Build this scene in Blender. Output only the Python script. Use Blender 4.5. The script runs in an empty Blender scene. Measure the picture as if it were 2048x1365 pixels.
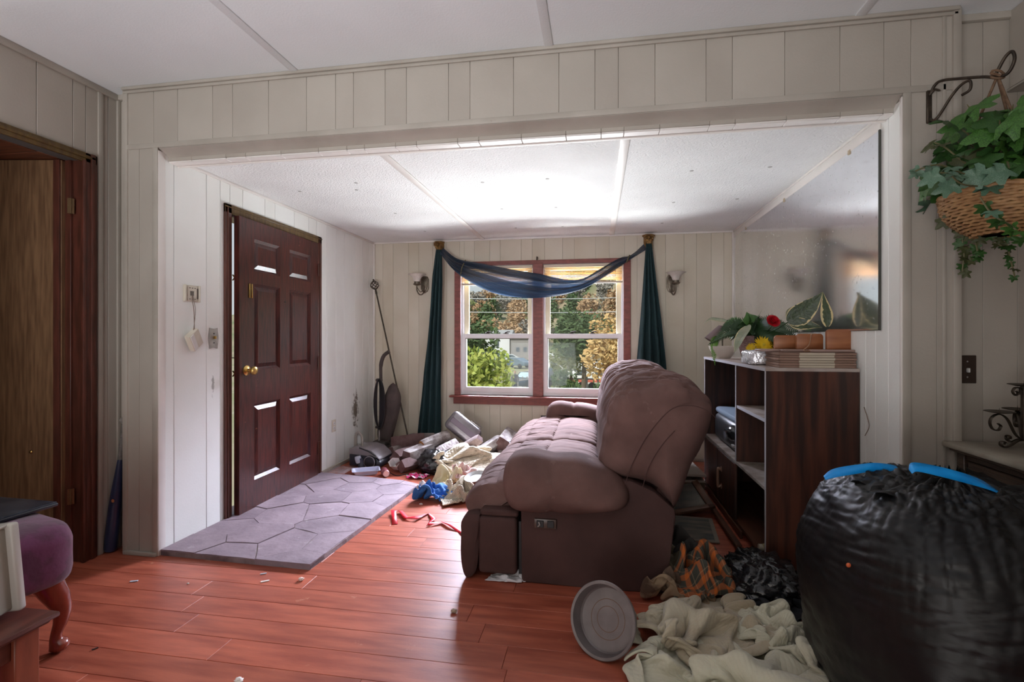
import bpy, bmesh, math, random, zlib, base64, struct
from mathutils import Vector, Matrix, noise, Euler

# ------------------------------------------------------------------ camera, sky, lights, exposure
SC = bpy.context.scene
COL = SC.collection
FPX, CXP, Y0P, TH, HC = 1005.0, 1024.0, 675.0, math.atan(171/1005.0), 1.25
cam_d = bpy.data.cameras.new('camera'); cam = bpy.data.objects.new('camera', cam_d); COL.objects.link(cam)
cam_d.sensor_width = 36; cam_d.lens = FPX/2048*36; cam_d.shift_y = -(682.5-Y0P)/2048
cam.location = (0, 0, HC); cam.rotation_euler = (math.pi/2, 0, TH); cam_d.clip_start = .05; cam_d.clip_end = 600
SC.camera = cam
SC.view_settings.view_transform = 'Standard'; SC.view_settings.look = 'None'
SC.view_settings.gamma = 1; SC.view_settings.use_curve_mapping = False
SC.view_settings.exposure = 0.0
W = bpy.data.worlds.new('sky'); SC.world = W; W.use_nodes = True
wn = W.node_tree.nodes; wl = W.node_tree.links; wn.clear()
_o = wn.new('ShaderNodeOutputWorld'); _b = wn.new('ShaderNodeBackground'); _b.inputs[1].default_value = 1.0
_tc = wn.new('ShaderNodeTexCoord'); _sx = wn.new('ShaderNodeSeparateXYZ'); _r = wn.new('ShaderNodeValToRGB')
_r.color_ramp.elements[0].position = .0; _r.color_ramp.elements[0].color = (.62, .65, .66, 1)
_r.color_ramp.elements[1].position = .6; _r.color_ramp.elements[1].color = (.50, .62, .78, 1)
wl.new(_tc.outputs['Generated'], _sx.inputs[0]); wl.new(_sx.outputs['Z'], _r.inputs[0])
wl.new(_r.outputs[0], _b.inputs[0]); wl.new(_b.outputs[0], _o.inputs[0])

def lamp(name, typ, loc, aim, energy, color=(1, 1, 1), size=(1, 1), spread=None):
    d = bpy.data.lights.new(name, typ); o = bpy.data.objects.new(name, d); COL.objects.link(o)
    o.location = loc; d.energy = energy; d.color = color
    v = Vector(aim)-Vector(loc); o.rotation_euler = v.to_track_quat('-Z', 'Y').to_euler()
    if typ == 'AREA':
        d.shape = 'RECTANGLE'; d.size, d.size_y = size
        if spread: d.spread = math.radians(spread)
    return o
sun = lamp('sun', 'SUN', (-20, -30, 40), (0, 10, 0), 4.0, (1, .95, .86)); sun.data.angle = math.radians(.6)
# daylight falling through the back window: open sky above, sunlit yard below
lamp('window_sky_light', 'AREA', (-.55, 8.3, 3.60), (-.5, 5.2, 1.35), 4900, (.80, .80, 1.0), (5.0, 2.0))
lamp('window_yard_light', 'AREA', (-.55, 8.0, -.55), (-.55, 5.2, 1.4), 1200, (.93, .95, 1.0), (4.6, 1.2))
# window behind the camera, then an added uplight to brighten the near ceiling
lamp('rear_window_light', 'AREA', (-1.2, -2.35, 1.25), (-1.2, 2.4, 1.9), 36, (1, .94, .86), (3.0, 2.2))
lamp('ceiling_fill_light', 'AREA', (-1.3, -1.5, .5), (-1.0, 1.1, 2.69), 44, (.90, .94, 1.0), (1.6, 1.6), 100)

# ------------------------------------------------------------------ helpers
def _ray(px, py):
    a = (px-CXP)/FPX; b = -(py-Y0P)/FPX
    return Vector((-math.sin(TH)+a*math.cos(TH), math.cos(TH)+a*math.sin(TH), b))
def PY(px, py, Y): r = _ray(px, py); r *= Y/r.y; return Vector((r.x, Y, HC+r.z))
def PX(px, py, X): r = _ray(px, py); r *= X/r.x; return Vector((X, r.y, HC+r.z))
def PZ(px, py, Z): r = _ray(px, py); r *= (Z-HC)/r.z; return Vector((r.x, r.y, Z))
OFF = {}
R0 = random.Random(7)
def tag(o, label=None, cat=None, group=None, kind=None):
    if label: o['label'] = label
    if cat: o['category'] = cat
    if group: o['group'] = group
    if kind: o['kind'] = kind
    return o
def thing(name, label, cat, loc=(0, 0, 0), group=None, rz=0):
    o = bpy.data.objects.new(name, None); COL.objects.link(o); o.location = loc; o.rotation_euler.z = rz
    o.empty_display_size = .05
    OFF[o] = Vector(loc); return tag(o, label, cat, group)
def copy_tree(o, parent=None):
    c = o.copy(); COL.objects.link(c); c.parent = parent
    for ch in list(o.children): copy_tree(ch, c)
    OFF[c] = OFF.get(o, Vector())
    return c

class B:
    def __init__(s): s.bm = bmesh.new(); s.mi = 0
    def _tag(s, faces):
        for f in faces: f.material_index = s.mi
        return faces
    def box(s, x0, x1, y0, y1, z0, z1, bev=0, R=None, c=None, seg=1):
        if R is None: R = Matrix()
        m = Vector(((x0+x1)/2, (y0+y1)/2, (z0+z1)/2)) if c is None else Vector(c)
        g = bmesh.ops.create_cube(s.bm, size=1, matrix=Matrix.Translation(m) @ R.to_4x4() @ Matrix.Diagonal((abs(x1-x0), abs(y1-y0), abs(z1-z0), 1)))
        fs = {f for v in g['verts'] for f in v.link_faces}
        s._tag(fs)
        if bev:
            e = list({e for f in fs for e in f.edges})
            r = bmesh.ops.bevel(s.bm, geom=e, offset=bev, segments=seg, affect='EDGES', profile=.5)
            s._tag(r['faces'])
        return s
    def obox(s, c, size, R, bev=0, seg=1):
        return s.box(0, size[0], 0, size[1], 0, size[2], bev, R, c, seg)
    def tube(s, pts, r, seg=8, closed=False, flat=None):
        pts = [Vector(p) for p in pts]; n = len(pts); rings = []
        rr = r if isinstance(r, (list, tuple)) else [r]*n
        up = None
        for i, p in enumerate(pts):
            a = pts[(i-1) % n] if (i or closed) else p; b = pts[(i+1) % n] if (i < n-1 or closed) else p
            t = (b-a).normalized() if (b-a).length > 1e-9 else Vector((0, 0, 1))
            if up is None: up = Vector((0, 0, 1)) if abs(t.z) < .9 else Vector((1, 0, 0))
            x = t.cross(up)
            if x.length < 1e-6: x = t.orthogonal()
            x.normalize(); y = x.cross(t).normalized(); up = y
            fx = 1; fy = 1
            if flat: fx, fy = flat
            rings.append([s.bm.verts.new(p+x*math.cos(q)*rr[i]*fx+y*math.sin(q)*rr[i]*fy) for q in [2*math.pi*k/seg for k in range(seg)]])
        fs = []
        for i in range(n if closed else n-1):
            A = rings[i]; C = rings[(i+1) % n]
            for k in range(seg):
                fs.append(s.bm.faces.new((A[k], A[(k+1) % seg], C[(k+1) % seg], C[k])))
        if not closed:
            fs.append(s.bm.faces.new(rings[0][::-1])); fs.append(s.bm.faces.new(rings[-1]))
        s._tag(fs); return s
    def lathe(s, prof, c=(0, 0, 0), R=None, seg=24, sx=1, sy=1, close=True):
        c = Vector(c); R = R.to_3x3() if R else Matrix.Identity(3); rings = []
        for r, z in prof:
            if r < 1e-5: rings.append([s.bm.verts.new(c+R @ Vector((0, 0, z)))])
            else: rings.append([s.bm.verts.new(c+R @ Vector((r*sx*math.cos(2*math.pi*k/seg), r*sy*math.sin(2*math.pi*k/seg), z))) for k in range(seg)])
        fs = []
        for A, C in zip(rings, rings[1:]):
            for k in range(seg):
                k2 = (k+1) % seg
                if len(A) == 1 and len(C) > 1: fs.append(s.bm.faces.new((A[0], C[k2], C[k])))
                elif len(C) == 1 and len(A) > 1: fs.append(s.bm.faces.new((A[k], A[k2], C[0])))
                elif len(A) > 1: fs.append(s.bm.faces.new((A[k], A[k2], C[k2], C[k])))
        s._tag(fs); return s
    def prism(s, poly, off, bev=0):
        off = Vector(off); A = [s.bm.verts.new(Vector(p)) for p in poly]; C = [s.bm.verts.new(Vector(p)+off) for p in poly]; n = len(A)
        fs = [s.bm.faces.new(A[::-1]), s.bm.faces.new(C)]
        for k in range(n): fs.append(s.bm.faces.new((A[k], A[(k+1) % n], C[(k+1) % n], C[k])))
        s._tag(fs)
        if bev:
            e = list({e for f in fs for e in f.edges}); r = bmesh.ops.bevel(s.bm, geom=e, offset=bev, segments=2, affect='EDGES', profile=.5); s._tag(r['faces'])
        return s
    def grid(s, fn, nu, nv, cu=False, mfn=None):
        V = [[s.bm.verts.new(Vector(fn(i/nu, j/nv))) for i in range(nu if cu else nu+1)] for j in range(nv+1)]
        w = nu if cu else nu+1
        for j in range(nv):
            for i in range(nu):
                f = s.bm.faces.new((V[j][i], V[j][(i+1) % w], V[j+1][(i+1) % w], V[j+1][i]))
                f.material_index = mfn(i/nu, j/nv) if mfn else s.mi
        s.V = V
        return s
    def blob(s, c, rad, R=None, p=2.0, amp=0, freq=3, seed=0, nu=24, nv=14, fn=None):
        c = Vector(c); R = R.to_3x3() if R else Matrix.Identity(3)
        def sp(v): return math.copysign(abs(v)**(2/p), v)
        def f(u, v):
            a = 2*math.pi*u; b = math.pi*(min(max(v, .012), .988)-.5)
            d = Vector((sp(math.cos(b))*sp(math.cos(a)), sp(math.cos(b))*sp(math.sin(a)), sp(math.sin(b))))
            k = 1+(amp*noise.noise(d*freq+Vector((seed, seed*2, 0))) if amp else 0)
            q = Vector((d.x*rad[0], d.y*rad[1], d.z*rad[2]))*k
            if fn: q = fn(q, d)
            return c+R @ q
        s.grid(f, nu, nv, True)
        s.bm.faces.new(s.V[0][::-1]).material_index = s.mi; s.bm.faces.new(s.V[-1]).material_index = s.mi
        return s
    def end(s, name, mat, parent=None, smooth=None, ang=40):
        me = bpy.data.meshes.new(name)
        if parent is not None:
            o0 = OFF.get(parent, Vector())
            if o0.length: bmesh.ops.translate(s.bm, verts=s.bm.verts, vec=-o0)
        bmesh.ops.recalc_face_normals(s.bm, faces=s.bm.faces)
        s.bm.to_mesh(me); s.bm.free()
        for m in (mat if isinstance(mat, (list, tuple)) else [mat]): me.materials.append(m)
        if smooth is None or smooth:
            me.polygons.foreach_set('use_smooth', [True]*len(me.polygons))
            if ang < 180: me.set_sharp_from_angle(angle=math.radians(ang))
        o = bpy.data.objects.new(name, me); COL.objects.link(o)
        if parent is not None: o.parent = parent; OFF[o] = OFF.get(parent, Vector())
        else: OFF[o] = Vector()
        return o

def spline(pts, n=8, closed=False):
    P = [Vector(p) for p in pts]; out = []; N = len(P)
    for i in range(N if closed else N-1):
        a = P[(i-1) % N] if (closed or i) else P[0]*2-P[1]
        b = P[i]; c = P[(i+1) % N]; d = P[(i+2) % N] if (closed or i < N-2) else P[-1]*2-P[-2]
        for k in range(n):
            t = k/n
            out.append(.5*((2*b)+(c-a)*t+(2*a-5*b+4*c-d)*t*t+(3*b-a-3*c+d)*t**3))
    if not closed: out.append(P[-1])
    return out
def lerp_curve(pts, t):
    """point at parameter t in 0..1 along a polyline, by index"""
    x = t*(len(pts)-1); i = min(int(x), len(pts)-2); return pts[i].lerp(pts[i+1], x-i)
def RX(a): return Matrix.Rotation(math.radians(a), 3, 'X')
def RY(a): return Matrix.Rotation(math.radians(a), 3, 'Y')
def RZ(a): return Matrix.Rotation(math.radians(a), 3, 'Z')
def nz(x, y, z=0): return noise.noise(Vector((x, y, z)))

# ------------------------------------------------------------------ materials
MC = {}
def M(name, col, rough=.6, var=None, vs=4, stretch=(1, 1, 1), bump=0, bs=60, bst=None, metal=0, rand=0, dirt=None, ds=18, dth=.68, coat=0, emit=None, alpha=1, trans=0, spec=.5, sheen=0, vdetail=5, vr=(.35, .65)):
    if name in MC: return MC[name]
    m = bpy.data.materials.new(name); m.use_nodes = True; MC[name] = m
    N = m.node_tree.nodes; L = m.node_tree.links; p = N['Principled BSDF']
    p.inputs['Roughness'].default_value = rough; p.inputs['Metallic'].default_value = metal
    p.inputs['Specular IOR Level'].default_value = spec
    p.inputs['Coat Weight'].default_value = coat; p.inputs['Alpha'].default_value = alpha; p.inputs['Transmission Weight'].default_value = trans
    p.inputs['Sheen Weight'].default_value = sheen
    tc = N.new('ShaderNodeTexCoord'); mp = N.new('ShaderNodeMapping'); mp.inputs['Scale'].default_value = stretch
    L.new(tc.outputs['Object'], mp.inputs[0]); src = None
    c = N.new('ShaderNodeRGB'); c.outputs[0].default_value = (*col, 1); src = c.outputs[0]
    oi = None
    vec = mp.outputs[0]
    if rand:
        oi = N.new('ShaderNodeObjectInfo')
        va = N.new('ShaderNodeVectorMath'); va.operation = 'ADD'; L.new(mp.outputs[0], va.inputs[0])
        cb = N.new('ShaderNodeCombineXYZ'); mm = N.new('ShaderNodeMath'); mm.operation = 'MULTIPLY'; mm.inputs[1].default_value = 37
        L.new(oi.outputs['Random'], mm.inputs[0]); [L.new(mm.outputs[0], cb.inputs[i]) for i in range(3)]
        L.new(cb.outputs[0], va.inputs[1]); vec = va.outputs[0]
    if var is not None:
        n = N.new('ShaderNodeTexNoise'); n.inputs['Scale'].default_value = vs; n.inputs['Detail'].default_value = vdetail; L.new(vec, n.inputs['Vector'])
        mr = N.new('ShaderNodeMapRange'); mr.inputs[1].default_value = vr[0]; mr.inputs[2].default_value = vr[1]; L.new(n.outputs[0], mr.inputs[0])
        mx = N.new('ShaderNodeMix'); mx.data_type = 'RGBA'; L.new(mr.outputs[0], mx.inputs[0]); L.new(src, mx.inputs[6]); mx.inputs[7].default_value = (*var, 1); src = mx.outputs[2]
    if dirt is not None:
        n = N.new('ShaderNodeTexNoise'); n.inputs['Scale'].default_value = ds; n.inputs['Detail'].default_value = 8; n.inputs['Roughness'].default_value = .7; L.new(tc.outputs['Object'], n.inputs['Vector'])
        mr = N.new('ShaderNodeMapRange'); mr.inputs[1].default_value = dth; mr.inputs[2].default_value = dth+.08; L.new(n.outputs[0], mr.inputs[0])
        mx = N.new('ShaderNodeMix'); mx.data_type = 'RGBA'; L.new(mr.outputs[0], mx.inputs[0]); L.new(src, mx.inputs[6]); mx.inputs[7].default_value = (*dirt, 1); src = mx.outputs[2]
    if rand:
        hs = N.new('ShaderNodeHueSaturation'); mr = N.new('ShaderNodeMapRange'); mr.inputs[3].default_value = 1-rand; mr.inputs[4].default_value = 1+rand
        L.new(oi.outputs['Random'], mr.inputs[0]); L.new(mr.outputs[0], hs.inputs['Value']); L.new(src, hs.inputs['Color']); src = hs.outputs[0]
    L.new(src, p.inputs['Base Color'])
    if bump:
        n = N.new('ShaderNodeTexNoise'); n.inputs['Scale'].default_value = bs; n.inputs['Detail'].default_value = 4
        mp2 = N.new('ShaderNodeMapping'); mp2.inputs['Scale'].default_value = bst or stretch; L.new(tc.outputs['Object'], mp2.inputs[0]); L.new(mp2.outputs[0], n.inputs['Vector'])
        b = N.new('ShaderNodeBump'); b.inputs['Strength'].default_value = bump; b.inputs['Distance'].default_value = .01; L.new(n.outputs[0], b.inputs['Height']); L.new(b.outputs[0], p.inputs['Normal'])
    if emit: p.inputs['Emission Color'].default_value = (*emit[:3], 1); p.inputs['Emission Strength'].default_value = emit[3]
    return m
def pick(o, typ):
    return [n for n in o.node_tree.nodes if n.bl_idname == typ]

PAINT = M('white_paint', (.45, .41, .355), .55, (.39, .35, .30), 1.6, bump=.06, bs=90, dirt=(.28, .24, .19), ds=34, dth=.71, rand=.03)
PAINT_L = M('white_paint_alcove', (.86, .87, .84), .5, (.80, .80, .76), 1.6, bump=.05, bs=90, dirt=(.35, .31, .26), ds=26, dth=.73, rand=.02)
PAINT_B = M('cream_paint_back', (.64, .59, .49), .6, (.54, .48, .37), 1.3, bump=.06, bs=80, dirt=(.22, .17, .12), ds=30, dth=.71, rand=.03)
PAINT_D = M('dark_gap', (.10, .09, .08), .9)
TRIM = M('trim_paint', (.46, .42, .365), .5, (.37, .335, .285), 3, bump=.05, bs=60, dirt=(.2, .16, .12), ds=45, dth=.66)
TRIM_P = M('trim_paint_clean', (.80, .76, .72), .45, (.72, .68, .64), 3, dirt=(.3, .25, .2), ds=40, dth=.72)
CEIL = M('ceiling_paint', (.80, .83, .84), .8, (.75, .78, .79), 2, bump=.12, bs=110, dirt=(.45, .44, .42), ds=26, dth=.74)
CEIL_A = M('textured_ceiling', (.82, .82, .81), .85, (.77, .77, .76), 3, bump=.9, bs=95, dirt=(.42, .41, .39), ds=60, dth=.72)
FLOOR = M('cherry_laminate', (.46, .12, .066), .42, (.29, .062, .034), 3.5, stretch=(1, 7, 1), bump=.05, bs=40, rand=.13, dirt=(.56, .27, .17), ds=9, dth=.64, vdetail=8)  # pale patches mix scuffs with window glare put into the colour
STONE = M('flagstone', (.33, .255, .29), .7, (.23, .175, .205), 5, bump=.7, bs=16, rand=.10, dirt=(.42, .36, .38), ds=11, dth=.62)
MORTAR = M('mortar', (.34, .28, .29), .9, (.15, .11, .12), 7, bump=.5, bs=60)
DOORW = M('door_wood', (.085, .018, .013), .28, (.030, .009, .008), 9, stretch=(6, 6, .8), bump=.08, bs=30, bst=(8, 8, .8), dirt=(.26, .11, .07), ds=16, dth=.66)
FRAMEW = M('olive_brown_frame', (.14, .085, .022), .4, (.08, .04, .012), 8, stretch=(6, 6, .7), bump=.05)
FRAMER = M('red_brown_frame', (.11, .032, .02), .4, (.06, .02, .012), 8, stretch=(6, 6, .7), bump=.05)
CLOSW = M('closet_door_wood', (.24, .135, .068), .42, (.13, .068, .034), 14, stretch=(5, 5, .35), bump=.05, bs=30, bst=(6, 6, .5))
WINW = M('window_redwood', (.26, .07, .055), .45, (.17, .045, .035), 7, stretch=(2, 6, 6), bump=.06)
VINYL = M('window_vinyl', (.80, .79, .80), .35, (.72, .70, .72), 3)
VINYL_Y = M('window_track', (.72, .66, .48), .4, (.62, .56, .38), 3)
BRASS = M('brass', (.62, .42, .14), .3, metal=1)
IRON = M('wrought_iron', (.05, .04, .032), .45, (.09, .07, .05), 30, metal=.7, bump=.1)
BLACK = M('black_plastic', (.015, .015, .017), .35)
WHITEP = M('white_plastic', (.78, .78, .76), .4, (.7, .69, .66), 8)
def stain(mat, cx, cy, cz, rx, ry, rz, col, amt=.9):
    """a mould stain with a shape of its own on a wall"""
    N = mat.node_tree.nodes; L = mat.node_tree.links; p = N['Principled BSDF']; src = p.inputs['Base Color'].links[0].from_socket
    tc = N.new('ShaderNodeTexCoord'); mp = N.new('ShaderNodeMapping'); mp.vector_type = 'TEXTURE'
    mp.inputs['Location'].default_value = (cx, cy, cz); mp.inputs['Scale'].default_value = (rx, ry, rz); L.new(tc.outputs['Object'], mp.inputs[0])
    ln = N.new('ShaderNodeVectorMath'); ln.operation = 'LENGTH'; L.new(mp.outputs[0], ln.inputs[0])
    n = N.new('ShaderNodeTexNoise'); n.inputs['Scale'].default_value = 22; n.inputs['Detail'].default_value = 9; n.inputs['Roughness'].default_value = .75; L.new(tc.outputs['Object'], n.inputs['Vector'])
    ad = N.new('ShaderNodeMath'); ad.operation = 'MULTIPLY_ADD'; L.new(n.outputs[0], ad.inputs[0]); ad.inputs[1].default_value = 2.6; L.new(ln.outputs['Value'], ad.inputs[2])
    mr = N.new('ShaderNodeMapRange'); mr.inputs[1].default_value = 1.85; mr.inputs[2].default_value = 1.55; mr.inputs[3].default_value = 0; mr.inputs[4].default_value = amt; L.new(ad.outputs[0], mr.inputs[0])
    mx = N.new('ShaderNodeMix'); mx.data_type = 'RGBA'; L.new(mr.outputs[0], mx.inputs[0]); L.new(src, mx.inputs[6]); mx.inputs[7].default_value = (*col, 1); L.new(mx.outputs[2], p.inputs['Base Color'])
stain(PAINT_L, -2.47, 4.86, .50, .3, .13, .30, (.10, .065, .03))
stain(PAINT_B, -2.33, 5.29, .38, .13, .3, .35, (.22, .15, .06), .7)
stain(PAINT_L, -2.47, 2.90, .95, .3, .025, .12, (.2, .18, .15), .7)

# ------------------------------------------------------------------ the shell
def struct(b, name, mat, parent=None, **k):
    o = b.end(name, mat, parent, **k)
    if parent is None: o['kind'] = 'structure'
    return o
def holder(name):
    o = bpy.data.objects.new(name, None); COL.objects.link(o); o['kind'] = 'structure'; OFF[o] = Vector(); return o
GAP = .0008
def panels(parent, axis, face, depth, joints, z0, z1, mat, holes=(), name='panel'):
    """grooved boards: axis 'x' means the wall runs along x with its face at y=face"""
    for a, b in zip(joints, joints[1:]):
        segs = [(z0, z1)]
        for h0, h1, hz0, hz1 in holes:
            if a >= h0-1e-4 and b <= h1+1e-4:
                new = []
                for s0, s1 in segs:
                    if hz0 > s0: new.append((s0, min(s1, hz0)))
                    if hz1 < s1: new.append((max(s0, hz1), s1))
                segs = new
        if not segs: continue
        q = B()
        for s0, s1 in segs:
            if axis == 'x': q.box(a+GAP*.7, b-GAP*.7, face, face+depth, s0, s1, .0014)
            else: q.box(face, face+depth, a+GAP, b-GAP, s0, s1, .0025)
        q.end(name, mat, parent)
def joints(a, b, known, rnd, extra=()):
    J = sorted(set([a, b]+[k for k in known if a+.01 < k < b-.01]+list(extra)))
    return J

YP = 2.49                                   # front face of the partition with the wide opening
XL, XR, YB = -2.47, 1.335, 5.285            # alcove walls
ZN, ZA = 2.69, 2.31                         # near and alcove ceilings
LW = -2.82                                  # near room left wall
# floor
fl = holder('floor')
B().box(LW-1.2, 3.3, -2.7, 2.6, -.12, -.0125).box(XL-.13, XR+.13, 2.6, YB+.13, -.12, -.0125).end('subfloor', PAINT_D, fl)
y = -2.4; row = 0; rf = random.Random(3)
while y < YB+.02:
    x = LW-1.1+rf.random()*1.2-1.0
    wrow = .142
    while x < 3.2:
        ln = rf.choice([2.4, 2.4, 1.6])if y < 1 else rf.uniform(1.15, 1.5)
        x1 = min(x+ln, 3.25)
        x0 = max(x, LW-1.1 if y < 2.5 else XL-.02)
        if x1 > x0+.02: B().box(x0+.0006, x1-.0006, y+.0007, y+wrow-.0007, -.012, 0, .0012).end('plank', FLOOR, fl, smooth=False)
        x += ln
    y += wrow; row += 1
# entry slab of flagstones: polygons cut from a jittered voronoi, raised a little over mortar
slab = thing('stone_landing', 'purple-grey flagstone landing slab on the floor before the panelled door', 'landing', (-2.0, 3.3, 0))
Z1 = .032
SLAB = [Vector((XL+.004, 2.50, 0)), Vector((-1.52, 2.475, 0)), Vector((-1.46, 3.98, 0)), Vector((-1.62, 4.06, 0)), Vector((XL+.004, 4.18, 0))]
B().prism([p for p in SLAB], (0, 0, Z1-.006)).end('mortar_bed', MORTAR, slab, smooth=False)
def clip(poly, n, d):
    out = []
    for i in range(len(poly)):
        a, b = poly[i], poly[(i+1) % len(poly)]; da, db = a.dot(n)-d, b.dot(n)-d
        if da <= 0: out.append(a)
        if da*db < 0: out.append(a.lerp(b, da/(da-db)))
    return out
rs = random.Random(12); seeds = []
tries = 0
while len(seeds) < 24 and tries < 4000:
    tries += 1
    p = Vector((rs.uniform(XL, -1.47), rs.uniform(2.48, 4.15), 0))
    if all((Vector(((p-q).x*.85+(p-q).y*.25, (p-q).y*.95, 0))).length > .19 for q in seeds): seeds.append(p)
for i, p in enumerate(seeds):
    poly = list(SLAB)
    for j, q in enumerate(seeds):
        if i != j and poly:
            n = (q-p).normalized(); poly = clip(poly, n, ((p+q)/2).dot(n)-.0022)
    if len(poly) < 3: continue
    fine = []
    for k in range(len(poly)):
        a, b = poly[k], poly[(k+1) % len(poly)]; m = max(1, int((b-a).length/.09)); nn = (b-a).normalized().cross(Vector((0, 0, 1)))
        for t in range(m):
            fine.append(a.lerp(b, t/m)+(nn*rs.uniform(-.007, .002) if t else Vector()))
    z = Z1+rs.uniform(-.003, .003)
    q = B(); q.prism([v+Vector((0, 0, .004)) for v in fine], (0, 0, z-.004))
    q.end('stone', STONE, slab, smooth=False)

# alcove left wall, with the front door opening
DY0, DY1, DZ1 = 3.055, 4.125, 2.10
wl_ = holder('wall_left')
J = [2.49, 2.595, 2.846, 2.965, 3.055, 3.18, 3.42, 3.54, 3.79, 4.0, 4.125, 4.30, 4.464, 4.62, 4.846, 5.02, 5.16, YB]
panels(wl_, 'y', XL-.012, .012, J, 0, ZA, PAINT_L, [(DY0, DY1, 0, DZ1)])
b = B(); b.box(XL-.13, XL-.012, 2.60, DY0, 0, ZA).box(XL-.13, XL-.012, DY1, YB+.1, 0, ZA).box(XL-.13, XL-.012, DY0, DY1, DZ1, ZA)
b.end('wall_core', PAINT_D, wl_, smooth=False)
# alcove back wall, with the double window opening
WX0, WX1, WZ0, WZ1 = -1.475, .275, .625, 2.03
wb = holder('wall_back')
JB = [XL, -2.36, -2.24, -2.06, -1.94, -1.78, -1.62, -1.475, -1.423, -1.312, -1.141, -1.027, -.8, -.682, -.55, -.36, -.24, -.02, .12, .275, .40, .56, .68, .86, .98, 1.12, 1.24, XR]
panels(wb, 'x', YB, .012, JB, 0, ZA, PAINT_B, [(WX0, WX1, WZ0, WZ1)])
b = B(); b.box(XL, WX0, YB+.012, YB+.13, 0, ZA).box(WX1, XR, YB+.012, YB+.13, 0, ZA).box(WX0, WX1, YB+.012, YB+.13, 0, WZ0).box(WX0, WX1, YB+.012, YB+.13, WZ1, ZA)
b.end('wall_core', PAINT_D, wb, smooth=False)
# alcove right wall
wr = holder('wall_right')
JR = [2.49, 2.60, 2.71, 2.80, 2.98, 3.10, 3.32, 3.45, 3.68, 3.80, 4.0, 4.12, 4.35, 4.5, 4.7, 4.86, 5.08, YB]
panels(wr, 'y', XR, .012, JR, 0, ZA, PAINT_L)
B().box(XR+.012, XR+.13, 2.60, YB+.1, 0, ZA).end('wall_core', PAINT_D, wr, smooth=False)
# partition with header
wf = holder('wall_front')
kn = [-2.504, -2.347, -2.123, -1.998, -1.777, -1.55, -1.381, -1.278, -1.1, -.982, -.755, -.641, -.416, -.188, -.012, .1, .272, .505, .622, .85, 1.082, 1.261]
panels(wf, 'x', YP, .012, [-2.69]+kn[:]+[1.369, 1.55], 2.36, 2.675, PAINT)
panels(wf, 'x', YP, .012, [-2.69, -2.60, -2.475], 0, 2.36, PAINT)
panels(wf, 'x', YP, .012, [1.338, 1.47, 1.55], 0, 2.36, PAINT)
b = B(); b.box(-2.69, 1.55, YP+.012, 2.60, 2.36, ZN).box(-2.69, -2.475, YP+.012, 2.60, 0, 2.36).box(1.338, 1.55, YP+.012, 2.60, 0, 2.36).box(XL, XR, 2.60, 2.66, ZA+.002, 2.6)
b.end('wall_core', PAINT, wf, smooth=False)
# underside of the header: boards seen from below
hs = holder('trim_1')
panels(hs, 'x', 2.555, .006, [XL]+[k+.03 for k in kn if k > XL]+[XR], 2.278, 2.305, PAINT)
kk = [XL]+[k+.03 for k in kn if k > XL]+[XR]
for a, c in zip(kk, kk[1:]): B().box(a+GAP, c-GAP, 2.557, 2.625, 2.268, 2.278, .002).end('panel', TRIM_P, hs)
b = B(); b.prism([(XL, YP+.002, 2.362), (XL, YP+.002, 2.330), (XL, YP+.02, 2.322), (XL, YP+.045, 2.312), (XL, YP+.066, 2.296), (XL, YP+.066, 2.362)], (XR-XL, 0, 0)); b.end('cove_moulding', TRIM, hs, ang=60)
b = B(); b.prism([(XL, 2.62, 2.262), (XL, 2.632, 2.262), (XL, 2.655, 2.285), (XL, 2.665, ZA), (XL, 2.62, ZA)], (XR-XL, 0, 0)); b.end('cove_moulding', TRIM_P, hs, ang=60)
def strip(name, mat, *a, bev=.003, parent=None):
    o = B().box(*a, bev=bev, seg=2).end(name, mat, parent)
    if parent is None: o['kind'] = 'structure'
    return o
n = 2
def trim(mat, *a, bev=.003):
    global n
    strip('trim_%d' % n, mat, *a, bev=bev); n += 1
trim(TRIM, -2.69, 1.55, YP-.006, YP, 2.332, 2.362)                 # band over the opening
trim(TRIM, -2.507, -2.470, YP-.009, YP, 0, 2.332)                  # opening casing, left
trim(TRIM_P, -2.474, -2.468, YP-.004, YP+.045, 0, 2.318, bev=.002)
trim(TRIM, 1.333, 1.366, YP-.009, YP, 0, 2.332)                    # opening casing, right
trim(TRIM_P, 1.329, 1.337, YP-.004, YP+.012, 0, 2.318, bev=.002)
trim(TRIM, -2.705, -2.672, YP-.008, 2.60, 0, ZN)                   # left corner post
trim(TRIM, 1.49, 1.505, YP-.006, YP, 0, 2.69)
trim(TRIM, 1.528, 1.562, YP-.012, 2.60, 0, ZN, bev=.006)           # right corner post
for z0, z1, d in ((2.672, 2.69, .022), (2.655, 2.672, .012)):      # crown moulding
    trim(TRIM, -2.70, 1.55, YP-d, YP, z0, z1, bev=.004)
trim(TRIM, LW, -2.70, 2.545, 2.57, 2.66, ZN)
trim(TRIM, 1.56, 3.2, 2.545, 2.57, 2.66, ZN)
trim(TRIM, LW, LW+.018, -2.4, 2.57, 2.655, ZN, bev=.005)
trim(TRIM_P, XR-.014, XR, 2.66, YB, ZA-.016, ZA, bev=.005)         # alcove crown, right
trim(TRIM_P, XR-.008, XR, 2.66, YB, ZA-.07, ZA-.016, bev=.003)
trim(TRIM_P, XL, XL+.012, 2.66, YB, ZA-.02, ZA, bev=.004)
trim(TRIM_P, XL, XR, YB-.012, YB, ZA-.018, ZA, bev=.004)
trim(TRIM_P, XR-.022, XR, YB-.022, YB, 0, ZA-.018, bev=.006)
trim(TRIM_P, XL, XL+.02, YB-.02, YB, 0, ZA-.018, bev=.006)
strip('baseboard_left', TRIM, XL, XL+.012, 4.20, YB, 0, .035)
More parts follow.
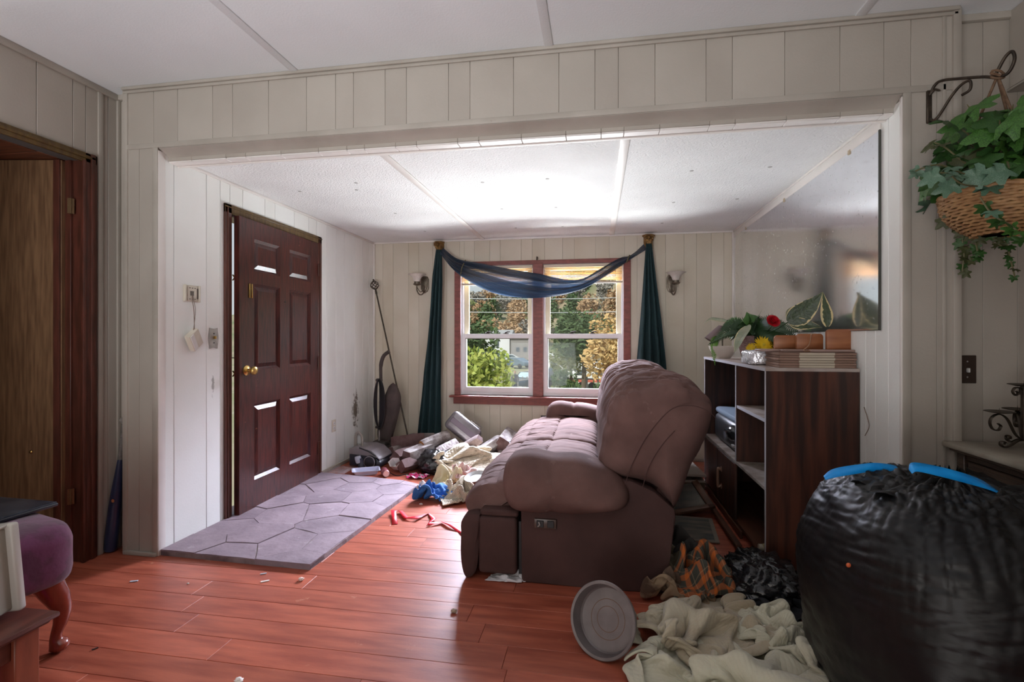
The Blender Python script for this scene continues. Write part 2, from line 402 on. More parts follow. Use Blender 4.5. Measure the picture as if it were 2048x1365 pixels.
strip('baseboard_front', TRIM, -2.69, -2.475, YP-.02, YP, 0, .022)
strip('baseboard_back', TRIM, XL, XR, YB-.012, YB, 0, .035)
# ceilings: boards with cover strips
cl = holder('ceiling')
for a, c in ((LW, -1.61), (-1.61, -.237), (-.237, 1.155), (1.155, 3.2)):
    B().box(a, c, -2.6, 2.60, ZN, ZN+.02).end('ceiling_panel', CEIL, cl, smooth=False)
for x in (-1.61, -.237, 1.155): strip('cover_strip', CEIL, x-.022, x+.022, -2.6, YP-.02, ZN-.007, ZN+.003, parent=cl)
B().box(LW-1.3, 3.4, -2.8, 2.72, ZN+.02, ZN+.12).end('roof_deck', PAINT_D, cl, smooth=False)
ca = holder('ceiling.001')
for a, c in ((XL, -1.22), (-1.22, .145), (.145, XR)):
    B().box(a, c, 2.60, YB+.05, ZA, ZA+.02).end('ceiling_panel', CEIL_A, ca, smooth=False)
for x in (-1.22, .145): strip('cover_strip', TRIM_P, x-.026, x+.026, 2.665, YB-.012, ZA-.008, ZA+.002, parent=ca)
B().box(XL-.2, XR+.2, 2.62, YB+.6, ZA+.02, ZA+.2).end('roof_deck', PAINT_D, ca, smooth=False)
for (cx, cy) in ((-2.129, 3.338), (-1.707, 3.373), (-1.633, 3.22), (-.775, 3.354), (-.33, 3.353), (.59, 3.345), (1.057, 3.349), (-.777, 4.073), (-.334, 4.099), (.588, 4.102), (1.053, 4.08), (-1.702, 4.068), (-.78, 4.80), (-.33, 4.82), (-1.70, 4.80), (.59, 4.83)):
    B().lathe([(0, ZA-.003), (.011, ZA-.0025), (.014, ZA+.001)], (cx, cy, 0), seg=12).end('nail_head', M('nail_head_grey', (.42, .41, .39), .6), ca)
# near room side walls
wn_ = holder('wall_left.001')
CY0, CY1, CZ1 = 1.30, 2.37, 2.235
JN = [-2.5, -1.9, -1.3, -.7, -.1, .5, .9, CY0, 1.52, 1.74, 1.93, 2.12, 2.30, CY1, 2.44, 2.50, 2.57]
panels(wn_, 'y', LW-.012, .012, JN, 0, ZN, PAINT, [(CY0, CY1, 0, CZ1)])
b = B(); b.box(LW-.1, LW-.012, -2.7, CY0, 0, ZN).box(LW-.1, LW-.012, CY1, 2.7, 0, ZN).box(LW-.1, LW-.012, CY0, CY1, CZ1, ZN)
b.end('wall_core', PAINT_D, wn_, smooth=False)
trim(TRIM, LW, LW+.009, 2.435, 2.465, 0, 2.66)
trim(TRIM, LW, LW+.014, 2.548, 2.57, 0, 2.66)
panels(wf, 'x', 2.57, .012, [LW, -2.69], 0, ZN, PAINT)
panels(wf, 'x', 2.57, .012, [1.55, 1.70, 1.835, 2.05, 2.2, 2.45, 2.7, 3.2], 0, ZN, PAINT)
B().box(1.55, 3.3, 2.582, 2.7, 0, ZN).box(LW-.1, -2.69, 2.582, 2.7, 0, ZN).end('wall_core', PAINT_D, wf, smooth=False)
wk = holder('wall_rear'); B().box(LW-.1, 3.3, -2.7, -2.5, 0, ZN).end('panel', PAINT, wk, smooth=False)
wq = holder('wall_right.001'); B().box(3.2, 3.3, -2.7, 2.7, 0, ZN).end('panel', PAINT, wq, smooth=False)
sf = holder('trim_60')
B().box(1.80, 3.2, -2.5, 2.57, 2.352, ZN-.002, .004).end('panel', PAINT, sf)
B().box(1.79, 3.2, -2.5, 2.57, 2.336, 2.352, .004).end('soffit_board', TRIM, sf)
B().box(1.793, 1.80, 2.0, 2.55, 2.352, ZN-.002, .001).end('panel', PAINT, sf)
# closet behind the brown door
cw = holder('wall_closet')
DARKW = M('closet_panelling', (.17, .055, .025), .45, (.09, .03, .015), 9, stretch=(1, 6, 6), rand=.1)
B().box(-4.0, -3.95, .9, 2.75, 0, 2.4).box(-4.0, LW-.1, 2.7, 2.75, 0, 2.4).box(-4.0, LW-.1, .9, .95, 0, 2.4).end('panel', DARKW, cw, smooth=False)
for k in range(7): B().box(-4.0, LW-.1, .9+k*.26+.002, .9+(k+1)*.26-.002, 2.232+.001*(k % 2), 2.26, .002).end('panel', DARKW, cw)

# ------------------------------------------------------------------ crumpled cloth: each is dropped and settled by the cloth solver, then kept as a plain mesh
def settle(nx, ny, w, h, sx, sy, seed, frames, lift, bend, amp, selfd, fq):
    me = bpy.data.meshes.new('settle_floor'); me.from_pydata([(-3, -3, 0), (3, -3, 0), (3, 3, 0), (-3, 3, 0)], [], [(0, 1, 2, 3)])
    fo = bpy.data.objects.new('settle_floor', me); COL.objects.link(fo); fo.modifiers.new('c', 'COLLISION'); fo.collision.cloth_friction = 50
    verts, rest, faces = [], [], []
    for j in range(ny+1):
        for i in range(nx+1):
            u = i/nx-.5; v = j/ny-.5; n = Vector((u*fq*w/1.5+seed*3.1, v*fq*h/1.5, seed*1.7))
            verts.append((u*w*sx+amp*.10*noise.noise(n*1.3), v*h*sy+amp*.10*noise.noise(n*1.3+Vector((9, 9, 9))), lift+amp*(.20*noise.noise(n*1.9+Vector((3, 1, 7)))+.09*noise.noise(n*2.6)*.5)))
            rest.append((u*w, v*h, lift))
    for j in range(ny):
        for i in range(nx):
            a = j*(nx+1)+i; faces.append((a, a+1, a+nx+2, a+nx+1))
    me = bpy.data.meshes.new('settle'); me.from_pydata(verts, [], faces); o = bpy.data.objects.new('settle', me); COL.objects.link(o)
    o.shape_key_add(name='Basis'); k = o.shape_key_add(name='rest')
    for i, r in enumerate(rest): k.data[i].co = r
    m = o.modifiers.new('c', 'CLOTH'); s = m.settings; s.quality = 5; s.mass = .3; s.rest_shape_key = k
    s.tension_stiffness = 15; s.compression_stiffness = 15; s.shear_stiffness = 5; s.bending_stiffness = bend; s.tension_damping = 15; s.compression_damping = 15; s.air_damping = 4
    c = m.collision_settings; c.use_self_collision = True; c.self_distance_min = selfd; c.distance_min = .008; c.collision_quality = 3; c.friction = 60; c.self_friction = 20
    m.point_cache.frame_end = frames
    for f in range(1, frames+1): SC.frame_set(f)
    e = o.evaluated_get(bpy.context.evaluated_depsgraph_get()); co = [v.co.copy() for v in e.data.vertices]
    bpy.data.objects.remove(o); bpy.data.objects.remove(fo); SC.frame_set(1)
    lo = Vector([min(v[i] for v in co) for i in range(3)]); hi = Vector([max(v[i] for v in co) for i in range(3)]); c = (lo+hi)/2; c.z = lo.z
    return nx, ny, [v-c for v in co], hi-lo
CLOTH = {
    'quilt': settle(44, 40, 1.45, 1.3, .56, .58, 44, 42, .2, 2.5, 1.1, .008, 3.0),
    'quilt2': settle(42, 38, 1.45, 1.3, .58, .6, 3, 40, .2, 2.5, 1.2, .008, 3.4),
    'crochet': settle(42, 30, 1.3, .85, .6, .56, 2, 42, .16, 2, .9, .008, 3.),
    'small1': settle(28, 24, .75, .62, .5, .5, 7, 36, .10, .6, .6, .006, 4),
    'small2': settle(28, 24, .75, .62, .5, .5, 9, 36, .10, .6, .7, .006, 4),
    'small3': settle(28, 24, .7, .65, .5, .5, 21, 36, .10, .6, .6, .006, 3)}
def cloth(src, name, label, cat, mat, loc, size, rz=0, group=None, th=.006, sub=1, under=None, fn=None):
    """place a settled cloth: scaled to size (x, y, z), turned by rz degrees, resting at loc; under(x, y) lifts it over what lies beneath"""
    nx, ny, co, dim = CLOTH[src]; q = B(); R = RZ(rz); S = [size[i]/dim[i] for i in range(3)]; V = []
    for v in co:
        p = R @ Vector((v.x*S[0], v.y*S[1], v.z*S[2]))+Vector(loc)
        if under: p.z += under(p.x, p.y)
        if fn: p = fn(p)
        V.append(q.bm.verts.new(p))
    for j in range(ny):
        for i in range(nx):
            a = j*(nx+1)+i; q.bm.faces.new((V[a], V[a+1], V[a+nx+2], V[a+nx+1]))
    uv = q.bm.loops.layers.uv.new('UVMap')
    for f, (j, i) in zip(q.bm.faces, [(j, i) for j in range(ny) for i in range(nx)]):
        for l, (di, dj) in zip(f.loops, ((0, 0), (1, 0), (1, 1), (0, 1))): l[uv].uv = ((i+di)/nx, (j+dj)/ny)
    o = q.end(name, mat, None, ang=180)
    m = o.modifiers.new('thickness', 'SOLIDIFY'); m.thickness = th; m.offset = 0
    if sub: m = o.modifiers.new('smooth', 'SUBSURF'); m.levels = sub; m.render_levels = sub+(1 if sub == 1 else 0)
    return tag(o, label, cat, group)
# ------------------------------------------------------------------ front door
def hinge(parent, c, R, mat=BRASS, h=.09):
    q = B(); q.obox(c, (.03, .004, h), R); q.tube([Vector(c)+Vector((0, 0, -h/2)), Vector(c)+Vector((0, 0, h/2))], .006, 8)
    for k in (-.36, 0, .36): q.obox(Vector(c)+Vector((0, 0, k*h)), (.02, .008, .006), R)
    q.end('hinge', mat, parent)
d1 = thing('door_1', None, None, (XL, 3.6, 0)); d1['kind'] = 'structure'
CAS = .062
def casing(parent, x, y0, y1, z1, w, mat1, mat2, d=.016):
    q = B()
    for a, c in ((y0-w, y0), (y1, y1+w)):
        q.box(x, x+d, a, c, 0, z1+w, .004, seg=2).box(x, x+d+.006, a+w*.3, a+w*.42, 0, z1+w*.6, .002)
    q.end('door_jamb', mat2, parent)
    q = B(); q.box(x, x+d, y0-w, y1+w, z1, z1+w, .004, seg=2); q.box(x, x+d+.006, y0-w, y1+w, z1+w*.62, z1+w*.74, .002); q.end('head_casing', mat1, parent)
casing(d1, XL, DY0, DY1, DZ1-.01, CAS, FRAMEW, FRAMER)
q = B(); q.box(XL-.13, XL, DY0, DY0+.018, 0, DZ1-.01).box(XL-.13, XL, DY1-.018, DY1, 0, DZ1-.01).box(XL-.13, XL, DY0, DY1, DZ1-.025, DZ1)
q.box(XL-.10, XL-.07, DY0+.018, DY0+.030, 0, DZ1-.02).box(XL-.13, XL, DY0, DY1, 0, .03)
q.end('door_frame', FRAMER, d1, smooth=False)
# leaf, hinged at the far jamb and left slightly ajar: built flat in (u along -Y from hinge, v up), thickness in +X
LWD, LH, LT = 1.030, 2.055, .04
ang = math.radians(1.5)
hx, hy = XL-.012, DY1-.022
def leafpt(u, t, v): return Vector((hx+u*math.sin(ang)+t*math.cos(ang), hy-u*math.cos(ang)+t*math.sin(ang), .028+v))
RL = Matrix.Rotation(ang, 3, 'Z')
def leafbox(q, u0, u1, t0, t1, v0, v1, bev=0):
    c = leafpt((u0+u1)/2, (t0+t1)/2, (v0+v1)/2); q.obox(c, (abs(t1-t0), abs(u1-u0), v1-v0), RL, bev)
rails = [(0, .20), (.745, .985), (1.605, 1.695), (1.925, LH)]
st = [(0, .125), (.435, .565), (LWD-.16, LWD)]
leaf = B()
for a, c in st: leafbox(leaf, a, c, 0, LT, 0, LH, .0015)
for a, c in rails: leafbox(leaf, .12, LWD-.15, .0005, LT-.0005, a, c)
leafo = leaf.end('door_leaf', DOORW, d1, smooth=False)
for (u0, u1) in ((.125, .435), (.565, LWD-.16)):
    for (v0, v1) in ((.20, .745), (.985, 1.605), (1.695, 1.925)):
        q = B()
        leafbox(q, u0, u1, .010, .020, v0, v1)
        A = [(u0, v0), (u1, v0), (u1, v1), (u0, v1)]
        i1, i2 = .028, .055
        def ringp(i, t): return [leafpt(a+(i if a == u0 else -i), t, b_+(i if b_ == v0 else -i)) for a, b_ in A]
        for (ia, ta, ib, tb) in ((0, LT-.002, .010, .030), (.010, .030, .020, .022), (.020, .022, .048, .034)):
            r1 = [q.bm.verts.new(p) for p in ringp(ia, ta)]; r2 = [q.bm.verts.new(p) for p in ringp(ib, tb)]
            for k in range(4): q.bm.faces.new((r1[k], r1[(k+1) % 4], r2[(k+1) % 4], r2[k]))
        q.bm.faces.new([q.bm.verts.new(p) for p in ringp(.048, .034)])
        q.end('raised_panel', DOORW, leafo, smooth=False)
# knob, hinges, bolt
kp = leafpt(LWD-.075, LT, .99)
RK = Matrix.Rotation(math.pi/2, 3, 'Y')
B().lathe([(0, 0), (.036, 0), (.036, .004), (.03, .009), (.014, .014), (.012, .03), (.02, .038), (.029, .05), (.031, .06), (.026, .07), (.012, .076), (0, .077)], kp, RK, 24).end('knob', BRASS, leafo)
q = B(); leafbox(q, LWD-.135, LWD-.125, LT, LT+.006, 1.50, 1.60, .002); leafbox(q, LWD-.108, LWD-.098, LT, LT+.008, 1.50, 1.60, .002); q.end('door_chain_track', BRASS, leafo)
for v in (.24, 1.0, 1.82): hinge(d1, leafpt(-.004, LT+.002, v), RZ(0), FRAMER, .11)
for v in (.96, 1.62):
    q = B(); q.box(XL-.03, XL-.005, DY0+.018, DY0+.024, v, v+.09, .001); q.tube([(XL+.004, DY0+.02, v+.02), (XL+.012, DY0+.028, v+.04), (XL+.004, DY0+.02, v+.06)], .005, 6); q.end('strike_plate', BRASS, d1)
B().lathe([(0, 0), (.007, 0), (.007, .004), (0, .004)], leafpt(.50, LT, 1.50), RK, 10).end('peephole', BLACK, leafo)

# ------------------------------------------------------------------ brown door in the left wall of the near room
d2 = thing('door_2', None, None, (LW, 1.9, 0)); d2['kind'] = 'structure'
q = B()
for y0, y1, d in ((2.355, 2.425, .014), (2.385, 2.41, .022), (2.34, 2.36, .02)): q.box(LW, LW+d, y0, y1, 0, CZ1+.045 if y0 > 2.35 else CZ1, .004, seg=2)
q.box(LW-.1, LW, CY1-.02, CY1, 0, CZ1)
q.box(LW-.1, LW-.06, CY1-.034, CY1-.02, 0, CZ1, .002)
q.end('door_jamb', FRAMER, d2)
q = B(); q.box(LW, LW+.014, 1.25, 2.425, CZ1-.01, CZ1+.045, .004, seg=2); q.box(LW, LW+.022, 1.25, 2.41, CZ1+.012, CZ1+.03, .004, seg=2); q.end('head_casing', FRAMEW, d2)
q = B(); q.box(LW, LW+.014, 1.24, 1.31, 0, CZ1+.045, .004); q.end('door_jamb', FRAMER, d2)
# leaf swung into the closet
hp = Vector((LW-.095, CY1-.04, 0)); dv = Vector((-.985, -.165, 0)).normalized()
q = B(); cc = hp+dv*.40+Vector((0, 0, 1.128)); Rl = Matrix.Rotation(math.atan2(dv.y, dv.x), 3, 'Z')
q.obox(cc, (.80, .035, 2.20), Rl, .002); lf2 = q.end('door_leaf', CLOSW, d2, smooth=False)
q = B(); q.obox(hp+dv*.02+Vector((.0, -.004, 1.128)), (.035, .045, 2.20), Rl, .001); q.end('edge_strip', FRAMER, lf2, smooth=False)
B().lathe([(0, 0), (.008, 0), (.009, .004), (.005, .008), (0, .009)], hp+dv*.16+Vector((0, -.02, .62)), Matrix.Rotation(math.pi/2, 3, 'X'), 12).end('screw_plate', BRASS, lf2)
for z in (.37, 1.975): hinge(d2, Vector((LW-.045, CY1-.045, z)), RZ(60), M('old_brass', (.16, .10, .05), .45, metal=.8), .085)

# ------------------------------------------------------------------ window
w1 = thing('window_1', None, None, (-.6, YB, .6)); w1['kind'] = 'structure'
yo = YB-.018
q = B(); q.box(WX0-.055, WX0+.012, yo, YB, WZ0, WZ1+.0, .003); q.end('side_casing', WINW, w1)
q = B(); q.box(WX1-.012, WX1+.06, yo, YB, WZ0, WZ1+.0, .003); q.end('side_casing', WINW, w1)
q = B(); q.box(WX0-.055, WX1+.06, yo, YB, WZ1-.01, WZ1+.035, .003); q.end('head_casing', WINW, w1)
MX0, MX1 = -.672, -.568
q = B(); q.box(MX0, MX1, yo-.004, YB+.12, WZ0, WZ1, .003); q.end('mullion', WINW, w1)
q = B(); q.box(WX0-.10, WX1+.10, YB-.075, YB+.10, WZ0-.022, WZ0, .006, seg=2); q.end('window_sill', WINW, w1)
q = B(); q.box(WX0-.065, WX1+.07, YB-.022, YB, WZ0-.095, WZ0-.022, .003); q.end('apron', M('apron_redwood', (.24, .055, .035), .5, (.17, .04, .03), 7, stretch=(2, 6, 6)), w1)
q = B(); q.box(WX0, WX0+.012, YB, YB+.13, WZ0, WZ1).box(WX1-.012, WX1, YB, YB+.13, WZ0, WZ1).box(WX0, WX1, YB, YB+.13, WZ1-.012, WZ1); q.end('reveal', VINYL, w1, smooth=False)
GLASS = bpy.data.materials.new('window_glass'); GLASS.use_nodes = True
N = GLASS.node_tree.nodes; L = GLASS.node_tree.links; N.clear(); o_ = N.new('ShaderNodeOutputMaterial'); t_ = N.new('ShaderNodeBsdfTransparent'); g_ = N.new('ShaderNodeBsdfGlossy'); g_.inputs['Roughness'].default_value = .02; m_ = N.new('ShaderNodeMixShader')
fr = N.new('ShaderNodeFresnel'); fr.inputs[0].default_value = 1.22; t_.inputs[0].default_value = (.96, .98, .97, 1)
L.new(fr.outputs[0], m_.inputs[0]); L.new(t_.outputs[0], m_.inputs[1]); L.new(g_.outputs[0], m_.inputs[2]); L.new(m_.outputs[0], o_.inputs[0])
def frame(q, x0, x1, y0, y1, z0, z1, l, r, b_, t):
    q.box(x0, x0+l, y0, y1, z0, z1, .003).box(x1-r, x1, y0, y1, z0, z1, .003).box(x0, x1, y0+.001, y1-.001, z0, z0+b_, .003).box(x0, x1, y0+.001, y1-.001, z1-t, z1, .003)
ZM = 1.262
for (x0, x1) in ((WX0+.012, MX0), (MX1, WX1-.012)):
    q = B(); frame(q, x0, x1, YB+.03, YB+.125, WZ0, WZ1-.012, .02, .02, .03, .02); q.end('window_frame', VINYL, w1, smooth=False)
    q = B(); frame(q, x0+.02, x1-.02, YB+.085, YB+.115, ZM-.02, WZ1-.03, .05, .05, .03, .035); up = q.end('upper_sash', VINYL_Y, w1, smooth=False)
    q = B(); q.box(x0+.07, x1-.07, YB+.098, YB+.101, ZM, WZ1-.06); q.end('pane', GLASS, up, smooth=False)
    q = B(); frame(q, x0+.006, x1-.006, YB+.035, YB+.075, WZ0+.03, ZM+.025, .045, .05, .055, .05); lo = q.end('lower_sash', VINYL, w1, smooth=False)
    q = B(); q.box(x0+.05, x1-.055, YB+.053, YB+.056, WZ0+.085, ZM-.025); q.end('pane', GLASS, lo, smooth=False)
    q = B(); q.box(x0+.045, x0+.05, YB+.033, YB+.05, WZ0+.08, ZM-.02).box(x0+.045, x1-.05, YB+.033, YB+.05, ZM-.03, ZM-.025); q.end('glazing_bead', M('dark_gasket', (.16, .15, .10), .6), lo, smooth=False)
    for k in (.36, .62):
        cx = x0+(x1-x0)*k; q = B(); q.box(cx-.03, cx+.03, YB+.04, YB+.065, ZM+.025, ZM+.033, .003); q.tube([(cx-.01, YB+.05, ZM+.035), (cx+.01, YB+.045, ZM+.045), (cx+.045, YB+.04, ZM+.048)], [.008, .007, .005], 8); q.end('sash_lock', M('bronze_lock', (.035, .025, .018), .8, spec=.1), lo)
# narrow hardware above the window
q = B(); q.box(-.636, -.622, YB-.03, YB-.018, 2.062, 2.10, .003); q.tube([(-.629, YB-.03, 2.085), (-.62, YB-.05, 2.09), (-.618, YB-.05, 2.075)], .005, 6)
tag(q.end('wall_hook', IRON), 'small dark iron hook over the centre of the window head', 'hook')

# blinds, raised half way
SLATM = M('blind_slat_cream', (.78, .66, .42), .5, (.72, .60, .36), 10, trans=0)
pr = SLATM.node_tree; 
_tr = pr.nodes.new('ShaderNodeBsdfTranslucent'); _tr.inputs[0].default_value = (.85, .62, .32, 1); _mx = pr.nodes.new('ShaderNodeMixShader'); _mx.inputs[0].default_value = .5
pr.links.new(pr.nodes['Principled BSDF'].outputs[0], _mx.inputs[1]); pr.links.new(_tr.outputs[0], _mx.inputs[2]); pr.links.new(_mx.outputs[0], pr.nodes['Material Output'].inputs[0])
for (x0, x1, lab) in ((WX0+.02, MX0-.008, 'left'), (MX1+.008, WX1-.02, 'right')):
    bl = thing('window_blind', 'cream slatted blind drawn up over the %s half of the window' % lab, 'blind', ((x0+x1)/2, YB-.0, 1.86), 'blinds at the top of the window')
    B().box(x0, x1, YB-.012, YB+.022, 1.985, 2.015, .003).end('head_rail', M('blind_rail', (.62, .52, .40), .5), bl)
    for k in range(9):
        z = 1.975-k*.0155
        B().obox(((x0+x1)/2, YB+.006, z), (x1-x0-.01, .026, .0022), RX(28+R0.uniform(-6, 6))).end('slat', SLATM, bl, smooth=False)
    q = B().box(x0, x1, YB-.010, YB+.022, 1.812, 1.832, .004); q.end('bottom_rail', M('blind_rail', (.62, .52, .40), .5), bl)
    for xx in (x0+.12, x1-.12): B().tube([(xx, YB+.006, 1.99), (xx, YB+.006, 1.82)], .0015, 5).end('cord', WHITEP, bl)

# ------------------------------------------------------------------ scarf valance, drapes, holders
def sheer(name, col, alpha, var):
    m = M(name, col, .85, var, 16, stretch=(8, 8, .6), sheen=.3)
    nt = m.node_tree; p = nt.nodes['Principled BSDF']; tr = nt.nodes.new('ShaderNodeBsdfTransparent'); tl = nt.nodes.new('ShaderNodeBsdfTranslucent'); tl.inputs[0].default_value = (*col, 1)
    m1 = nt.nodes.new('ShaderNodeMixShader'); m1.inputs[0].default_value = .35; m2 = nt.nodes.new('ShaderNodeMixShader'); m2.inputs[0].default_value = alpha
    nt.links.new(p.outputs[0], m1.inputs[1]); nt.links.new(tl.outputs[0], m1.inputs[2]); nt.links.new(tr.outputs[0], m2.inputs[1]); nt.links.new(m1.outputs[0], m2.inputs[2]); nt.links.new(m2.outputs[0], nt.nodes['Material Output'].inputs[0]); return m
TEAL = sheer('teal_scarf_sheer', (.020, .040, .075), .86, (.012, .03, .06))
TEALD = M('teal_drape', (.007, .028, .033), .85, (.013, .042, .045), 18, stretch=(14, 14, .8))
GOLD = M('antique_gold', (.30, .17, .05), .4, (.12, .06, .02), 30, metal=.6, bump=.3, bs=80)
top = spline([PY(*p, 5.17) for p in ((886, 496), (915, 518), (960, 528), (1020, 540), (1080, 550), (1130, 560), (1165, 558), (1200, 538), (1240, 515), (1262, 510), (1288, 488))], 6)
bot = spline([PY(*p, 5.15) for p in ((880, 508), (908, 540), (945, 566), (990, 587), (1050, 597), (1095, 596), (1140, 588), (1180, 574), (1222, 548), (1258, 522), (1292, 500))], 6)
def swag(u, v):
    a = lerp_curve(top, u); b_ = lerp_curve(bot, u); p = a.lerp(b_, v); w = min(1, 5*min(u, 1-u))
    p.y += -.035*w*math.sin(v*math.pi) + w*.016*math.sin(v*30+1.5*math.sin(u*7)) + .008*nz(u*14, v*12)
    p.z += w*.010*math.sin(v*17+u*5)
    return p
vt = thing('scarf_valance', 'sheer teal scarf valance swagged across the top of the window', 'valance', (-.6, 5.15, 2.0))
B().grid(swag, 110, 40).end('swag', TEAL, vt, ang=180)
def swag2(u, v):      # second layer lying in the lower half of the swag
    p = swag(.06+.88*u, .45+.5*v); p.y -= .02; p.z -= .004*math.sin(u*20); return p
B().grid(swag2, 80, 16).end('swag_layer', TEAL, vt, ang=180)
def swag3(u, v):
    p = swag(.04+.7*u, .02+.28*v); p.y -= .018; return p
B().grid(swag3, 80, 12).end('swag_layer', TEAL, vt, ang=180)
for u in (.14, .885):
    a = swag(u, 0); c = swag(u, 1); q = B(); q.tube([a+Vector((0, -.02, .004)), (a+c)/2+Vector((0, -.06, 0)), c+Vector((0, -.02, -.004)), (a+c)/2+Vector((0, .03, 0))], .006, 8, closed=True); q.end('gather_band', M('olive_cord', (.10, .09, .04), .6), vt)
q = B(); q.tube([PY(1040, 582, 5.2), PY(1043, 600, 5.2), PY(1058, 640, 5.2)], [.009, .008, .003], 6, flat=(1, .25)); q.end('hanging_tie', M('olive_cord', (.10, .09, .04), .6), vt)
q = B(); q.tube([PY(1057, 583, 5.2), PY(1063, 600, 5.2), PY(1061, 622, 5.2)], [.006, .006, .003], 6, flat=(1, .25)); q.end('hanging_tie', M('tan_cord', (.35, .25, .13), .6), vt)
def drape(name, label, L_, R_, seed):
    L_ = spline([PY(*p, 5.20) for p in L_], 8); R_ = spline([PY(*p, 5.20) for p in R_], 8)
    def f(u, v):
        p = lerp_curve(L_, v).lerp(lerp_curve(R_, v), u); w = min(1, .15+v*1.4)
        p.y += w*.03*math.sin(u*2*math.pi*3.4+seed+.8*math.sin(v*3+seed))+w*.012*nz(u*5+seed, v*9)-.01
        return p
    q = B(); q.grid(f, 64, 60); o = q.end(name, TEALD, None, ang=180); m = o.modifiers.new('thickness', 'SOLIDIFY'); m.thickness = .003
    tag(o, label, 'curtain', 'teal scarf tails beside the window'); return o
drape('scarf_drape', 'dark teal drape tail hanging to the firewood left of the window', [(872, 500), (864, 560), (858, 640), (846, 760), (835, 872)], [(884, 500), (886, 560), (884, 640), (883, 760), (882, 872)], .4)
drape('scarf_drape', 'dark teal drape tail right of the window, ending behind the sofa back', [(1292, 488), (1287, 560), (1281, 640), (1272, 745), (1262, 890)], [(1303, 488), (1312, 560), (1322, 640), (1333, 745), (1345, 890)], 2.1)
for (px, py, lab) in ((878, 497, 'left'), (1297, 484, 'right')):
    c = PY(px, py, 5.235); h = thing('scarf_holder', 'antique gold scarf holder high on the wall at the %s of the window' % lab, 'curtain holder', c, 'scarf holders')
    B().box(c.x-.045, c.x+.045, 5.262, YB, c.z-.075, c.z+.055, .006).end('back_plate', GOLD, h)
    q = B(); q.lathe([(0, .075), (.06, .07), (.064, .055), (.050, .045), (.045, .01), (.03, -.02), (.02, -.05), (.026, -.075), (.012, -.09), (0, -.09)], c, None, 6, 1, .8)
    q.end('cup', GOLD, h)
    q = B(); [q.blob(c+Vector((dx, -.045, dz)), (.012, .01, .015), amp=.2, seed=k, nu=8, nv=6) for k, (dx, dz) in enumerate(((-.035, .03), (.035, .03), (0, .035), (0, 0), (-.018, .012), (.018, .012)))]; q.end('relief', GOLD, h)

# ------------------------------------------------------------------ sconces
ALAB = M('alabaster_glass', (.72, .68, .62), .3, (.50, .46, .42), 9, bump=.05)
BRZ = M('aged_bronze', (.10, .075, .055), .4, (.20, .17, .13), 25, metal=.7, bump=.15)
def sconce(px, py, tilt, label):
    c = PY(px, py, YB-.005); s = thing('wall_sconce', label, 'wall lamp', c, 'sconces')
    q = B(); A = [(0, .085), (.03, .078), (.045, .05), (.045, -.05), (.03, -.085), (0, -.105), (-.03, -.085), (-.045, -.05), (-.045, .05), (-.03, .078)]
    q.prism([(c.x+a, YB, c.z+b_) for a, b_ in A], (0, -.016, 0), .003); q.prism([(c.x+a*.7, YB-.016, c.z+b_*.75) for a, b_ in A], (0, -.014, 0), .003); q.end('back_plate', BRZ, s)
    k = c+Vector((tilt, -.115, 0))
    q = B(); q.tube(spline([c+Vector((0, -.03, -.03)), c+Vector((0, -.06, -.11)), c+Vector((tilt*.6, -.09, -.125)), k+Vector((0, 0, -.08)), k+Vector((0, 0, -.02))], 6), .0065, 8); q.end('arm', BRZ, s)
    q = B(); q.tube(spline([c+Vector((0, -.03, -.02)), c+Vector((0, -.05, -.07)), c+Vector((tilt*.5, -.08, -.095)), k+Vector((0, .01, -.05)), k+Vector((0, .01, -.02))], 6), .004, 8); q.end('arm', BRZ, s)
    q = B(); q.lathe([(0, -.03), (.02, -.03), (.04, -.018), (.042, -.012), (.03, -.008), (.03, .012), (0, .012)], k, None, 20); q.end('fitter', BRZ, s)
    q = B(); q.lathe([(.026, .008), (.034, .02), (.042, .045), (.056, .065), (.085, .085), (.098, .09), (.094, .092), (.080, .088), (.052, .069), (.036, .045), (.026, .02)], k, None, 32); sh = q.end('glass_shade', ALAB, s)
    return s
sconce(850, 568, -.05, 'sconce with frosted bell shade between the iron poker and left curtain')
sconce(1342, 566, .03, 'sconce with frosted bell shade right of the right curtain')

# ------------------------------------------------------------------ wall plates, thermostat
def xwall(px, py): return PX(px, py, XL)
c = PX(382, 588, XL); t = thing('thermostat', 'open white thermostat base plate screwed beside the front door', 'thermostat', c)
PLC = M('yellowed_plastic', (.70, .66, .56), .45, (.6, .55, .45), 10)
q = B(); q.box(XL, XL+.006, c.y-.062, c.y+.058, c.z-.05, c.z+.052, .003); q.box(XL, XL+.018, c.y-.062, c.y-.05, c.z-.05, c.z+.052, .002); q.box(XL, XL+.018, c.y+.048, c.y+.058, c.z-.05, c.z+.052, .002)
q.box(XL+.004, XL+.012, c.y-.04, c.y+.035, c.z-.046, c.z-.012, .003).box(XL+.004, XL+.012, c.y-.04, c.y+.035, c.z+.016, c.z+.048, .003).box(XL+.004, XL+.012, c.y-.04, c.y-.016, c.z-.02, c.z+.02, .003).box(XL+.004, XL+.012, c.y+.014, c.y+.035, c.z-.02, c.z+.02, .003); q.end('plate', PLC, t)
q = B()
for dz in (-.034, .034):
    for dy in (-.022, -.002, .018): q.box(XL+.010, XL+.014, c.y+dy-.004, c.y+dy+.004, c.z+dz-.002, c.z+dz+.003)
q.box(XL+.005, XL+.009, c.y-.014, c.y+.012, c.z-.018, c.z+.016); q.box(XL+.006, XL+.010, c.y-.05, c.y-.042, c.z-.035, c.z+.035).box(XL+.006, XL+.010, c.y+.038, c.y+.047, c.z-.03, c.z+.035)
q.end('dark_slot', M('slot_shadow_brown', (.13, .11, .09), .7), t, smooth=False)
